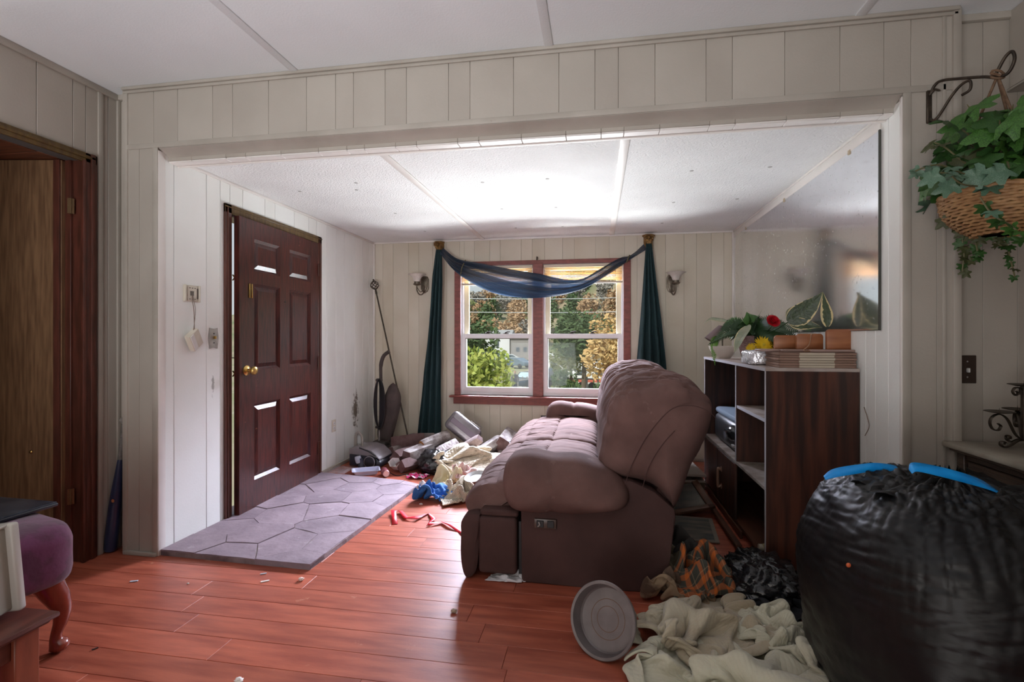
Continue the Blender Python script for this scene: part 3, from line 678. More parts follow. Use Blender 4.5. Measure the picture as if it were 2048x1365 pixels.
v = PX(378, 680, XL)+Vector((.035, 0, 0))
tc_ = thing('thermostat_cover', 'square thermostat cover dangling by its wires below the base plate', 'thermostat cover', v)
Rt = RX(38)@RY(12)
q = B(); q.obox(v, (.035, .088, .115), Rt, .004, 2); q.end('housing', PLC, tc_)
q = B(); q.obox(v+Rt@Vector((.018, -.022, 0)), (.006, .032, .108), Rt, .002); q.end('dial_strip', WHITEP, tc_)
q = B(); q.tube(spline([c+Vector((.01, 0, -.01)), c+Vector((.022, -.012, -.05)), c+Vector((.02, .0, -.10)), v+Rt@Vector((.0, .03, .055))], 6), .0022, 6); q.tube(spline([c+Vector((.01, .004, -.01)), c+Vector((.025, -.004, -.05)), c+Vector((.022, .01, -.11)), v+Rt@Vector((.0, .02, .055))], 6), .0018, 6); q.end('wire', M('wire_brown', (.20, .14, .11), .6), tc_)
NICK = M('brushed_plate', (.45, .43, .41), .4, (.34, .32, .30), 30, metal=.5)
c = PX(426, 677, XL); s = thing('switch_plate', 'wavy-edged grey metal switch plate beside the front door frame', 'light switch', c, 'switch plates')
A = []
for k in range(48):
    a = 2*math.pi*k/48; sy = .036*(1 if abs(math.cos(a)) > .62 else abs(math.cos(a))/.62); 
    A.append(Vector((XL, c.y+math.copysign(min(.037, abs(math.cos(a))*.06), math.cos(a))*(1+.10*math.cos(4*a)), c.z+math.copysign(min(.065, abs(math.sin(a))*.09), math.sin(a))*(1-.04*math.cos(4*a)))))
q = B(); q.prism(A, (.007, 0, 0)); q.end('plate', NICK, s)
q = B(); q.box(XL+.006, XL+.024, c.y-.005, c.y+.005, c.z-.004, c.z+.014, .002); q.end('toggle', BRASS, s)
for dz in (-.03, .03): B().lathe([(0, .003), (.004, .002), (.005, 0)], (XL+.007, c.y, c.z+dz), RK, 10).end('screw', BLACK, s)
def plate_xz(c, w, h, mat, togmat, label, gname='switch_plate', cat='light switch', group='switch plates'):
    s = thing(gname, label, cat, c, group)
    B().box(c.x-w/2, c.x+w/2, c.y-.006, c.y, c.z-h/2, c.z+h/2, .002).end('plate', mat, s)
    B().box(c.x-.004, c.x+.004, c.y-.02, c.y-.004, c.z-.014, c.z+.006, .002).end('toggle', togmat, s)
    for dz in (-.035, .035): B().lathe([(0, .002), (.003, .0015), (.004, 0)], (c.x, c.y-.006, c.z+dz), Matrix.Rotation(math.pi/2, 3, 'X'), 8).end('screw', NICK, s)
plate_xz(PY(1933, 739, 2.568), .072, .125, M('brown_bakelite', (.035, .022, .016), .4), WHITEP, 'dark brown switch plate on the wall above the dresser')
plate_xz(Vector((-2.735, 2.568, 1.17)), .07, .13, WHITEP, M('toggle_dark', (.1, .09, .08), .5), 'cream switch plate above the baseball bat, half behind the post')
c = PX(667, 852, XL); s = thing('wall_outlet', 'cream wall outlet low on the wall right of the front door', 'outlet', c)
B().box(XL, XL+.006, c.y-.036, c.y+.036, c.z-.058, c.z+.058, .003).end('plate', PLC, s)
for dz in (-.022, .022):
    q = B(); q.lathe([(0, .004), (.016, .004), (.017, 0)], (XL+.006, c.y, c.z+dz), RK, 16); r_ = q.end('receptacle', WHITEP, s)
    B().box(XL+.0101, XL+.011, c.y-.008, c.y-.006, c.z+dz-.005, c.z+dz+.005).box(XL+.0101, XL+.011, c.y+.006, c.y+.008, c.z+dz-.005, c.z+dz+.005).end('slot', BLACK, r_)
c = PY(1089, 842, YB); s = thing('wall_outlet', 'black uncovered outlet box under the window, beside the sofa', 'outlet', c)
q = B(); q.box(c.x-.036, c.x-.03, YB-.008, YB, c.z-.055, c.z+.055).box(c.x+.03, c.x+.036, YB-.008, YB, c.z-.055, c.z+.055).box(c.x-.036, c.x+.036, YB-.008, YB, c.z-.055, c.z-.048).box(c.x-.036, c.x+.036, YB-.008, YB, c.z+.048, c.z+.055).box(c.x-.03, c.x+.03, YB-.002, YB, c.z-.05, c.z+.05); q.end('box', BLACK, s)
B().box(c.x-.018, c.x+.018, YB-.014, YB-.002, c.z-.035, c.z+.035, .003).end('receptacle', M('dusty_grey', (.2, .19, .17), .7), s)

# ------------------------------------------------------------------ mirror
mm = bpy.data.materials.new('dusty_mirror'); mm.use_nodes = True; N = mm.node_tree.nodes; L = mm.node_tree.links; p = N['Principled BSDF']
p.inputs['Base Color'].default_value = (.88, .89, .93, 1); p.inputs['Metallic'].default_value = 1; p.inputs['Roughness'].default_value = .12
tc = N.new('ShaderNodeTexCoord'); n1 = N.new('ShaderNodeTexNoise'); n1.inputs['Scale'].default_value = 60; n1.inputs['Detail'].default_value = 3
n2 = N.new('ShaderNodeTexNoise'); n2.inputs['Scale'].default_value = 2.2; n2.inputs['Detail'].default_value = 4
mr = N.new('ShaderNodeMapRange'); mr.inputs[1].default_value = .62; mr.inputs[2].default_value = .74; mr.inputs[4].default_value = .35
mr2 = N.new('ShaderNodeMapRange'); mr2.inputs[1].default_value = .35; mr2.inputs[2].default_value = .7; mr2.inputs[3].default_value = .03; mr2.inputs[4].default_value = .16
ad = N.new('ShaderNodeMath'); ad.operation = 'ADD'; L.new(tc.outputs['Object'], n1.inputs[0]); L.new(tc.outputs['Object'], n2.inputs[0]); L.new(n1.outputs[0], mr.inputs[0]); L.new(n2.outputs[0], mr2.inputs[0]); L.new(mr.outputs[0], ad.inputs[0]); L.new(mr2.outputs[0], ad.inputs[1])
df = N.new('ShaderNodeBsdfDiffuse'); df.inputs[0].default_value = (.62, .60, .60, 1); ms = N.new('ShaderNodeMixShader'); L.new(ad.outputs[0], ms.inputs[0]); L.new(p.outputs[0], ms.inputs[1]); L.new(df.outputs[0], ms.inputs[2]); L.new(ms.outputs[0], N['Material Output'].inputs[0])
mi = thing('wall_mirror', 'large frameless dusty mirror sheet fixed to the right wall above the cabinet', 'mirror', (XR, 3.9, 1.27))
B().box(XR-.008, XR-.003, 2.665, 5.20, 1.285, 2.238).end('mirror_glass', mm, mi, smooth=False)
B().box(XR-.003, XR-.0005, 2.662, 5.203, 1.283, 2.240).box(XR-.011, XR-.003, 2.655, 2.665, 1.283, 2.242, .001).end('backing', M('mirror_edge', (.05, .05, .04), .5), mi, smooth=False)
for y in (2.95, 3.9, 4.85):
    B().box(XR-.013, XR-.003, y-.012, y+.012, 2.225, 2.252, .003).end('clip', M('clip_tan', (.45, .36, .24), .5), mi)
# ------------------------------------------------------------------ sofa
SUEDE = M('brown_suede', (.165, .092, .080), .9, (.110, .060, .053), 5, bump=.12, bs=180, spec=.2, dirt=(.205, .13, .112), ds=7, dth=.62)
SUEDE_SHADE = M('brown_suede_shaded', (.080, .042, .038), .9, (.060, .032, .029), 5, bump=.15, bs=200, spec=.2)  # darker copy of the suede: shade on sides and base in its colour
SY0, SY1 = 2.50, 4.98
def puff(q, prof, y0, y1, rnd=.08, ny=24, wr=0, seed=0, p=2.6, crease=None, yfn=None):
    """a stuffed roll: closed xz profile swept along y with rounded ends"""
    P = [Vector((a, 0, c)) for a, c in prof]; c0 = sum(P, Vector())/len(P); n = len(P)
    rings = []
    ts = [0, .012, .03, .06, .1]+[.1+.8*k/ny for k in range(1, ny)]+[.9, .94, .97, .988, 1]
    for t in ts:
        y = y0+(y1-y0)*t; e = min(t, 1-t)*(y1-y0)/rnd; s = 1 if e >= 1 else (1-(1-e)**p)**(1/p)
        ring = []
        for k, v in enumerate(P):
            d = v-c0; L_ = d.length; inset = rnd*(1-s)
            w = d*(max(.02, (L_-inset)/L_) if L_ > 0 else 1)
            pt = c0+w; pt.y = y
            if wr:
                dn = d.normalized(); h = noise.noise(Vector((pt.x*7+seed, pt.y*5, pt.z*7)))*wr
                if crease: h += crease(pt, dn, s)
                pt += dn*h
            if yfn: pt = yfn(pt)
            ring.append(q.bm.verts.new(pt))
        rings.append(ring)
    for A, C in zip(rings, rings[1:]):
        for k in range(n): q.bm.faces.new((A[k], A[(k+1) % n], C[(k+1) % n], C[k]))
    q.bm.faces.new(rings[0][::-1]); q.bm.faces.new(rings[-1])
    return q
def prof_px(pts, Y, n=6):
    return [(v.x, v.z) for v in spline([PY(*p, Y) for p in pts], n, True)]
so = thing('reclining_sofa', 'brown suede reclining loveseat seen from its near arm, between window and dresser', 'sofa', (-.15, 3.7, 0))
# near side panel
side = [PY(*p, 2.53) for p in ((1041, 1012), (1043, 1166), (1200, 1180), (1330, 1190), (1340, 1120), (1352, 1040), (1350, 1020), (1310, 985), (1262, 962), (1180, 960), (1060, 985))]
q = B(); q.prism(side, (0, .11, 0), .012); q.end('side_panel', SUEDE_SHADE, so)
q = B(); q.prism([v+Vector((0, SY1-2.53-.14, 0)) for v in side], (0, .11, 0), .012); q.end('side_panel', SUEDE_SHADE, so)
q = B(); q.box(-.36, .24, 2.62, 4.88, .03, .34, .01); q.end('base_frame', SUEDE_SHADE, so)
# back panel (slanting)
q = B(); bp = [(.27, .04), (.335, .04), (.345, .35), (.50, .80), (.42, .84), (.26, .40)]
q.prism([(a, 2.60, c) for a, c in bp], (0, 2.28, 0), .01); q.end('back_panel', SUEDE_SHADE, so)
# arms
armp = [(1000, 985), (1000, 958), (1006, 935), (1024, 921), (1060, 917), (1110, 924), (1170, 930), (1215, 945), (1246, 968), (1262, 998), (1252, 1026), (1205, 1037), (1130, 1041), (1062, 1036), (1020, 1030), (1004, 1012)]
def arm_crease(pt, dn, s):
    a = abs(pt.x+.22); return -.010*math.exp(-(a/.008)**2)+.004*math.sin(pt.x*26+pt.y*9)*(.5+.5*nz(pt.x*4, pt.y*4))
ap = prof_px(armp, 2.45, 5)
q = B(); puff(q, ap, 2.42, 2.80, .15, 20, .012, 2, 2.2, arm_crease); q.end('arm', SUEDE, so)
ap2 = [(-.60+(a+.60)*.96, c-.015) for a, c in ap]
q = B(); puff(q, ap2, SY1-.32, SY1, .13, 20, .012, 5, 2.4, arm_crease); q.end('arm', SUEDE, so)
# recliner lever recess
c = PY(1090, 1047, 2.525)
q = B(); q.box(c.x-.055, c.x+.058, 2.518, 2.53, c.z-.026, c.z+.022, .004, seg=2); lv = q.end('lever_bezel', M('lever_plastic', (.085, .055, .045), .35), so)
q = B(); q.box(c.x-.042, c.x-.006, 2.514, 2.52, c.z-.02, c.z+.015, .002).box(c.x+.012, c.x+.046, 2.514, 2.52, c.z-.02, c.z+.015, .002); q.end('recess', BLACK, lv, smooth=False)
q = B(); q.tube([(c.x-.03, 2.512, c.z+.008), (c.x-.024, 2.505, c.z-.004), (c.x-.034, 2.512, c.z-.014)], .004, 8); q.end('lever', NICK, lv)
# seat pads rolling over the front
seatp = [(-.02, .40), (-.02, .47), (-.18, .505), (-.36, .50), (-.50, .487), (-.60, .462), (-.675, .42), (-.712, .365), (-.70, .315), (-.66, .29), (-.60, .30), (-.50, .33), (-.30, .36)]
sp = [(a, c) for a, c in [(v.x, v.y) for v in spline([Vector((a, c, 0)) for a, c in seatp], 6, True)]]
def seat_crease(y0, y1, seed):
    def f(pt, dn, s):
        h = 0
        # tufting line across and pleats running towards it
        h -= .026*math.exp(-((pt.x+.30)/.024)**2)*(1 if dn.z > .2 else 0)
        h -= .012*math.exp(-((pt.x+.56)/.018)**2)*(1 if dn.z > 0 else 0)
        w = noise.noise(Vector((pt.x*3.2+seed, pt.y*23, pt.z*3))); h -= .019*max(0, 1-abs(w)*4.5)*(.4+abs(nz(pt.x*6, pt.y*3, seed)))
        e = min(pt.y-y0, y1-pt.y); h -= .006*max(0, 1-e/.12)*math.sin(pt.x*60)**2
        return h
    return f
ym = 3.72
for k, (a, c) in enumerate(((2.60, ym), (ym, 4.86))):
    def rise(pt, a=a, c=c):
        t = (pt.y-a)/(c-a); pt.z += .022*math.sin(math.pi*t)-.0 if pt.z > .4 else 0; return pt
    q = B(); puff(q, sp, a+.003, c-.003, .07, 90, .012, k*7+1, 2.4, seat_crease(a, c, k*3.3), rise); q.end('seat_cushion', SUEDE, so)
# back cushions: big stuffed wings
backp = [(1206, 946), (1208, 900), (1214, 860), (1228, 820), (1250, 792), (1285, 777), (1335, 770), (1385, 776), (1420, 797), (1437, 822), (1434, 862), (1412, 915), (1385, 968), (1356, 1030), (1345, 1018), (1312, 985), (1270, 972), (1232, 964)]
bpf = prof_px(backp, 2.50, 5)
def back_crease(y0, y1, seed):
    def f(pt, dn, s):
        h = 0
        top = max(0, dn.z)
        w = noise.noise(Vector((pt.x*9+seed, pt.y*16, pt.z*5))); h -= .022*max(0, 1-abs(w)*4)*top
        e = min(pt.y-y0, y1-pt.y); h -= .016*max(0, 1-abs(e-.12)/.03)*(.6+.4*math.sin(pt.x*70+pt.z*70))
        h -= .008*math.exp(-((pt.z-.80)/.02)**2)*(1 if dn.x < 0 else 0)
        return h
    return f
for k, (a, c) in enumerate(((2.50, ym-.01), (ym+.01, 4.93))):
    def sag(pt, a=a, c=c, k=k):
        t = (pt.y-a)/(c-a); pt.z += (.035*math.sin(math.pi*t) if pt.z > .7 else 0); pt.x += -.03*math.sin(math.pi*t) if pt.x < .25 else 0; return pt
    q = B(); puff(q, bpf, a, c, .17, 70, .012, k*5+3, 2.3, back_crease(a, c, k*2.1), sag); q.end('back_cushion', SUEDE, so)
# piping seams on the near wing
for pts in (((1250, 970), (1262, 935), (1290, 880), (1325, 835), (1352, 815), (1385, 812), (1415, 822), (1433, 838)), ((1285, 975), (1300, 930), (1325, 890), (1350, 862))):
    q = B(); q.tube(spline([PY(x, y, 2.487+.0*i) for i, (x, y) in enumerate(pts)], 6), .0018, 6); q.end('seam', SUEDE_SHADE, so)
# footrest, folded down at the front
for a, c in ((2.515, ym-.01), (ym+.01, 4.86)):
    q = B(); puff(q, [(v.x, v.y) for v in spline([Vector(t) for t in ((-.60, .33, 0), (-.69, .31, 0), (-.70, .22, 0), (-.70, .10, 0), (-.68, .015, 0), (-.645, .012, 0), (-.615, .06, 0), (-.60, .2, 0))], 4, True)], a, c, .03, 20, .004, 1); q.end('footrest', SUEDE_SHADE, so)
    q = B(); q.box(-.605, -.405, a+.005, c-.01, .035, .325, .02, seg=3); q.box(-.60, -.40, a+.02, c-.02, .325, .36, .01); q.end('footrest_box', SUEDE_SHADE, so)
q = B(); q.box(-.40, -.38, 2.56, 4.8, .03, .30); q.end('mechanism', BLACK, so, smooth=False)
for x in (-.33, .22):
    for y in (2.66, 4.84): B().box(x-.03, x+.03, y-.03, y+.03, 0, .035, .004).end('foot', BLACK, so)

# ------------------------------------------------------------------ bookcase cabinet against the right wall
WAL = M('walnut_laminate', (.085, .026, .014), .45, (.026, .010, .007), 8, stretch=(3, 3, .22), bump=.03, rand=.05, vdetail=8, vr=(.38, .6))
WALH = M('walnut_laminate_shelf', (.12, .045, .024), .5, (.06, .023, .013), 7, stretch=(3, .35, 3))
DUST = M('dusty_shelf_top', (.30, .25, .21), .7, (.16, .11, .08), 10)
EDGE = M('pale_edge_band', (.38, .36, .38), .4)
cb = thing('bookcase_cabinet', 'dark walnut shelf cabinet against the right wall below the mirror', 'cabinet', (1.1, 3.6, 0))
CX0, CX1, CYa, CYb, CZt = .88, XR-.004, 2.85, 4.40, 1.088
q = B(); q.box(CX0, CX1, CYa, CYa+.02, 0, CZt-.018, .001); q.end('side_panel', WAL, cb, smooth=False)
q = B(); q.box(CX0, CX1, CYb-.02, CYb, 0, CZt-.018, .001); q.end('side_panel', WAL, cb, smooth=False)
q = B(); q.box(CX0-.004, CX1, CYa-.004, CYb+.004, CZt-.018, CZt, .002); q.end('top_board', M('dusty_cabinet_top', (.42, .36, .33), .35, (.30, .22, .18), 8), cb, smooth=False)
q = B(); q.box(CX1-.008, CX1, CYa+.02, CYb-.02, .02, CZt-.018); q.end('back_board', WAL, cb, smooth=False)
YD = 3.43
q = B(); q.box(CX0+.002, CX1-.01, YD, YD+.018, .45, CZt-.018, .001); q.end('divider', WAL, cb, smooth=False)
q = B(); q.box(CX0+.004, CX1-.01, CYa+.02, YD, .795, .813, .001); q.end('shelf', DUST, cb, smooth=False)
q = B(); q.box(CX0-.001, CX1-.01, CYa+.02, CYb-.02, .432, .450, .001); q.end('shelf', DUST, cb, smooth=False)
q = B(); q.box(CX0+.004, CX1-.01, CYa+.02, CYb-.02, .05, .068, .001); q.end('shelf', WALH, cb, smooth=False)
for (y0, y1, z0, z1) in ((CYa, CYa+.02, 0, CZt-.018), (YD, YD+.018, .45, CZt-.018), (CYb-.02, CYb, 0, CZt-.018)): B().box(CX0-.0015, CX0, y0, y1, z0, z1).end('edge_band', EDGE, cb, smooth=False)
B().box(CX0-.0015-.004, CX0-.004, CYa-.004, CYb+.004, CZt-.018, CZt).end('edge_band', EDGE, cb, smooth=False)
B().box(CX0+.0025, CX0+.004, CYa+.02, YD, .795, .813).end('edge_band', EDGE, cb, smooth=False)
q = B(); q.box(CX0-.012, CX0+.004, 3.30, CYb-.02, 0, .05, .003); q.end('plinth', WALH, cb)
for k, (y0, y1) in enumerate(((3.45, 3.90), (3.91, CYb-.022))):
    q = B(); q.box(CX0-.006, CX0+.012, y0, y1, .07, .428, .003); dr = q.end('door', WAL, cb)
    yy = y1-.05 if k == 0 else y0+.38
    if k == 0:
        yy = 3.80
        q = B(); q.tube(spline([(CX0-.006, yy, .30), (CX0-.028, yy, .31), (CX0-.030, yy, .27), (CX0-.030, yy, .22), (CX0-.028, yy, .18), (CX0-.006, yy, .19)], 5), .010, 8); q.lathe([(0, .004), (.02, .003), (.02, 0)], (CX0-.006, yy, .305), Matrix.Rotation(-math.pi/2, 3, 'Y'), 12); q.lathe([(0, .004), (.02, .003), (.02, 0)], (CX0-.006, yy, .185), Matrix.Rotation(-math.pi/2, 3, 'Y'), 12); q.end('handle', M('wooden_handle', (.22, .11, .07), .4), dr)
# in the cabinet
el = thing('black_stereo', 'black rounded stereo with a grey lid inside the left bay of the cabinet', 'stereo', (1.08, 3.85, .45))
q = B(); q.box(.92, 1.30, 3.55, 4.25, .45, .66, .05, seg=3); q.end('housing', BLACK, el)
q = B(); q.box(.93, 1.30, 3.56, 4.24, .655, .70, .02, seg=2); q.end('lid', M('blue_grey_lid', (.16, .20, .25), .3), el)
q = B(); q.blob((.925, 3.66, .59), (.05, .085, .055), nu=20, nv=12); q.tube([(.89, 3.60, .60), (.868, 3.66, .61), (.89, 3.73, .60)], .01, 8); q.end('carry_handle', M('black_gloss', (.02, .02, .022), .15), el)
q = B(); q.lathe([(0, .012), (.035, .012), (.04, 0)], (.921, 3.85, .54), Matrix.Rotation(-math.pi/2, 3, 'Y'), 20); q.end('speaker_ring', M('grey_ring', (.12, .12, .13), .3), el)
q = B(); q.box(.905, .922, 3.60, 3.66, .50, .515, .002); q.end('button', NICK, el)
bk = thing('remote_control', 'flat black remote control lying on the lower shelf by the near side', 'remote control', (1.0, 3.0, .45))
B().box(.93, 1.16, 2.96, 3.03, .45, .473, .006, seg=2).end('housing', BLACK, bk)
q = B(); [q.box(.96+.03*i, .975+.03*i, 2.975+.02*j, 2.985+.02*j, .473, .476) for i in range(6) for j in range(2)]; q.end('button_pad', M('rubber_grey', (.08, .08, .08), .6), bk, smooth=False)['kind'] = 'stuff'
# rose figurine on the middle shelf
fg = thing('rose_figurine', 'small figurine of pale pink roses in a pot on the middle shelf', 'figurine', (.97, 2.93, .813))
PINK = M('pale_pink_petal', (.62, .45, .40), .5, (.5, .33, .28), 20)
q = B(); q.box(.94, .985, 2.915, 2.965, .813, .865, .006); q.end('pot', M('cream_ceramic', (.60, .52, .42), .3), fg)
def rose(q, c, r, layers=4, seed=0, R=None):
    rr = random.Random(seed); R = R or Matrix.Identity(3)
    for l in range(layers):
        k = 3+l; rad = r*(.28+.72*(l+1)/layers)
        for i in range(k):
            a = 2*math.pi*i/k+l*.7
            def f(u, v, a=a, rad=rad, l=l):
                w = (u-.5)*2*math.pi/k*1.15; rr_ = rad*(.25+.75*v**.7)*(1+.12*v*v*l/2); z = r*(1.15-.25*l)*v*(1-.25*(2*u-1)**2)-r*.2
                return Vector(c)+R @ Vector((rr_*math.cos(a+w), rr_*math.sin(a+w), z))
            q.grid(f, 5, 4)
for k, (dx, dy, dz, r) in enumerate(((-.012, .01, .075, .03), (.02, .0, .10, .026), (.0, -.02, .125, .028), (.03, .02, .07, .022))):
    q = B(); rose(q, (.965+dx, 2.94+dy, .813+dz), r, 4, k, RX(20*k-30)@RY(-25)); q.end('rose', PINK, fg, ang=180)
q = B(); q.tube([(.962, 2.94, .85), (.962, 2.94, .93)], .012, 8); q.end('stem', M('dull_green', (.12, .14, .07), .6), fg)
cr = thing('glass_candle_cup', 'small cut glass cup on the edge of the middle shelf', 'glass cup', (.925, 2.90, .813))
CRG = M('cut_glass', (.55, .52, .55), .12, (.3, .28, .3), 60, bump=.6, bs=120)
B().lathe([(0, 0), (.02, 0), (.022, .004), (.012, .012), (.016, .03), (.024, .05), (.026, .06), (.022, .058), (.014, .03), (0, .02)], (.925, 2.895, .813), None, 14).end('bowl', CRG, cr)
B().lathe([(0, .058), (.018, .058), (.018, .062), (0, .064)], (.925, 2.895, .813), None, 12).end('candle', M('candle_wax', (.6, .55, .5), .5), cr)

# ------------------------------------------------------------------ things on the cabinet
ZT = CZt
def leafblade(q, base, tip, width, side, droop=.0, fold=.25, nu=24, nv=48, mi_edge=1, wav=.0, seed=0, pts=None, edge=.13, prof=.62):
    """a broad leaf: midrib from base to tip (or through pts), blade spreading along side"""
    cur = spline(pts or [base, (Vector(base)+Vector(tip))/2+Vector((0, 0, droop)), tip], 8); side = Vector(side).normalized()
    def f(u, v):
        m = lerp_curve(cur, v); t = (lerp_curve(cur, min(1, v+.02))-lerp_curve(cur, max(0, v-.02))).normalized(); s = (side-t*side.dot(t)).normalized(); n_ = t.cross(s)
        w = width*max(.02, math.sin(math.pi*min(1, (v*.97+.02))**prof))**1.05; x = (u-.5)*2
        return m+s*x*w+n_*(abs(x)*w*fold+wav*w*math.sin(v*22+seed+x*2)*abs(x))
    q.grid(f, nu, nv, mfn=lambda u, v: mi_edge if (u < edge*(.35+.25*nz(v*9, seed)) or u > 1-edge*(.35+.25*nz(v*9, seed+5))) else 0)
HG = M('hosta_green', (.022, .040, .014), .4, (.04, .065, .02), 40, stretch=(1, 1, 1), bump=.35, bs=60)
HY = M('hosta_cream_edge', (.62, .50, .24), .5, (.5, .42, .22), 20)
GG = M('grey_green_leaf', (.16, .19, .12), .5, (.24, .24, .16), 20, bump=.2)
FERN = M('fern_green', (.035, .095, .018), .5, (.06, .16, .03), 12)
FERND = M('dark_fern', (.016, .042, .014), .45, (.03, .07, .02), 12)
def frond(q, pts, n_, l0, wd=.006, side=(0, 0, 1), taper=.5):
    cur = spline(pts, 6); q.tube(cur, [.002]*len(cur), 5)
    sd = Vector(side).normalized()
    for i in range(n_):
        t = .08+.9*i/n_; p = lerp_curve(cur, t); tg = (lerp_curve(cur, min(1, t+.03))-lerp_curve(cur, max(0, t-.03))).normalized(); s = (sd-tg*sd.dot(tg)).normalized(); nn = tg.cross(s)
        L_ = l0*math.sin(math.pi*min(1, .18+t*.84))**.7
        for sg in (-1, 1):
            d = (s*sg+tg*.55+nn*(-.15)).normalized(); e = p+d*L_; w = tg*wd
            v = [q.bm.verts.new(x) for x in (p-w*.4, p+d*L_*.5-w, e, p+d*L_*.5+w, p+w*.4)]
            q.bm.faces.new(v).material_index = q.mi
pl = thing('artificial_plant', 'artificial fern and hosta arrangement in a woven planter on the cabinet top', 'plant', (1.08, 3.75, ZT))
WOV = M('woven_pink_rattan', (.40, .26, .24), .6, (.22, .12, .11), 60, stretch=(1, 1, 3), bump=.8, bs=140)
pc = Vector((1.06, 3.62, ZT))
q = B(); q.lathe([(0, .012), (.10, .012), (.12, .03), (.15, .15), (.158, .165), (.145, .165), (.13, .12), (0, .12)], pc, RZ(20).to_4x4(), 4, .98, .98); q.lathe([(.158, .155), (.165, .16), (.165, .172), (.15, .172), (.15, .16)], pc, RZ(20).to_4x4(), 4, .98, .98); q.end('planter', WOV, pl, ang=60)
for k in range(4):
    a = math.radians(20+90*k); B().box(pc.x+.095*math.cos(a)-.012, pc.x+.095*math.cos(a)+.012, pc.y+.095*math.sin(a)-.012, pc.y+.095*math.sin(a)+.012, ZT, ZT+.02, .003).end('foot', M('planter_foot', (.2, .12, .10), .5), pl)
def T(px, py, Y): return PY(px, py, Y)
# long variegated leaf standing to the right, its folded neighbour and the low one
q = B(); leafblade(q, None, None, .060, (-.6, .15, 1), pts=[T(1576, 645, 3.12), T(1600, 630, 3.10), T(1625, 608, 3.08), T(1645, 585, 3.06)], fold=.12, seed=2); q.end('hosta_leaf', [HG, HY], pl, ang=180)
q = B(); leafblade(q, None, None, .030, (1, -.3, .1), pts=[T(1655, 654, 3.02), T(1654, 630, 3.02), T(1650, 608, 3.03), T(1645, 583, 3.04)], fold=.4, seed=5, edge=.5); q.end('hosta_leaf', [HG, HY], pl, ang=180)
q = B(); leafblade(q, None, None, .034, (.1, .1, 1), pts=[T(1580, 645, 3.14), T(1600, 648, 3.1), T(1622, 651, 3.08), T(1645, 655, 3.05)], fold=.2, seed=8); q.end('hosta_leaf', [HG, HY], pl, ang=180)
q = B(); leafblade(q, None, None, .026, (.8, .2, .4), pts=[T(1594, 652, 3.2), T(1584, 638, 3.2), T(1578, 624, 3.2), T(1584, 614, 3.2)], fold=.3, seed=8, edge=.05); q.end('hosta_leaf', [GG, HY], pl, ang=180)
q = B(); q.tube(spline([T(1576, 645, 3.12), T(1550, 660, 3.3), T(1515, 675, 3.58)], 5), .004, 6); q.end('leaf_stalk', FERND, pl)
# the drooping front-left leaf, the grey curled one
q = B(); leafblade(q, None, None, .048, (.8, -.3, .45), pts=[T(1494, 652, 3.55), T(1488, 668, 3.45), T(1478, 685, 3.38), T(1468, 706, 3.36)], fold=.25, seed=1, edge=.1); q.end('hosta_leaf', [GG, HY], pl, ang=180)
q = B(); leafblade(q, None, None, .026, (.1, .9, .5), pts=[T(1456, 642, 3.9), T(1440, 638, 3.95), T(1420, 637, 4.0), T(1405, 650, 4.02)], fold=.4, seed=1, edge=.05); q.end('hosta_leaf', [GG, HY], pl, ang=180)
q = B(); leafblade(q, None, None, .035, (.7, .5, .3), pts=[T(1456, 640, 3.8), T(1448, 652, 3.8), T(1446, 664, 3.8)], fold=.4, seed=1, edge=.05); q.end('hosta_leaf', [GG, HY], pl, ang=180)
rp = random.Random(5)
for k in range(40):
    a = rp.uniform(0, 2*math.pi); L_ = rp.uniform(.16, .32); b0 = pc+Vector((rp.uniform(-.05, .05), rp.uniform(-.05, .1), .15)); 
    e = b0+Vector((math.cos(a)*L_, math.sin(a)*L_*.6, rp.uniform(-.06, .10))); m_ = (b0+e)/2+Vector((0, 0, .07))
    e.x = max(.76, min(e.x, 1.25)); e.y = min(max(e.y, 3.3), 3.98); q = B(); frond(q, [b0, m_, e], 24, .055, .006, (rp.uniform(-.3, .3), rp.uniform(-1, 1), .8)); q.end('fern_frond', FERND if k % 4 else FERN, pl, smooth=False)
for k in range(10):
    b0 = T(1480+rp.uniform(-10, 40), 665, 3.62); e = b0+Vector((rp.uniform(-.05, .12), rp.uniform(-.1, .1), rp.uniform(.08, .16))); q = B(); q.tube([b0, (b0+e)/2+Vector((0, .01, .01)), e], [.005, .006, .001], 5, flat=(1, .3)); q.end('grass_blade', FERN, pl)
for k, (px, py) in enumerate(((1512, 640), (1498, 636), (1520, 652), (1505, 650))):
    c_ = T(px, py, 3.6); q = B(); leafblade(q, None, None, .04, (.6, .3, .7), pts=[c_+Vector((0, 0, -.05)), c_, c_+Vector((.03*(k-1.5), 0, .04))], fold=.3, edge=-.2); q.end('round_leaf', [FERN, FERN], pl, ang=180)
for k, (x0, x1) in enumerate(((1530, 1600), (1525, 1590), (1540, 1612), (1500, 1560), (1515, 1630))):
    q = B(); frond(q, [T(1500, 670, 3.62), T((x0+1500)/2+20, 652+8*k, 3.4), T(x1, 664+8*k, 3.22)], 34, .065, .006, (0, .2, 1)); q.end('fern_frond', FERND, pl, smooth=False)
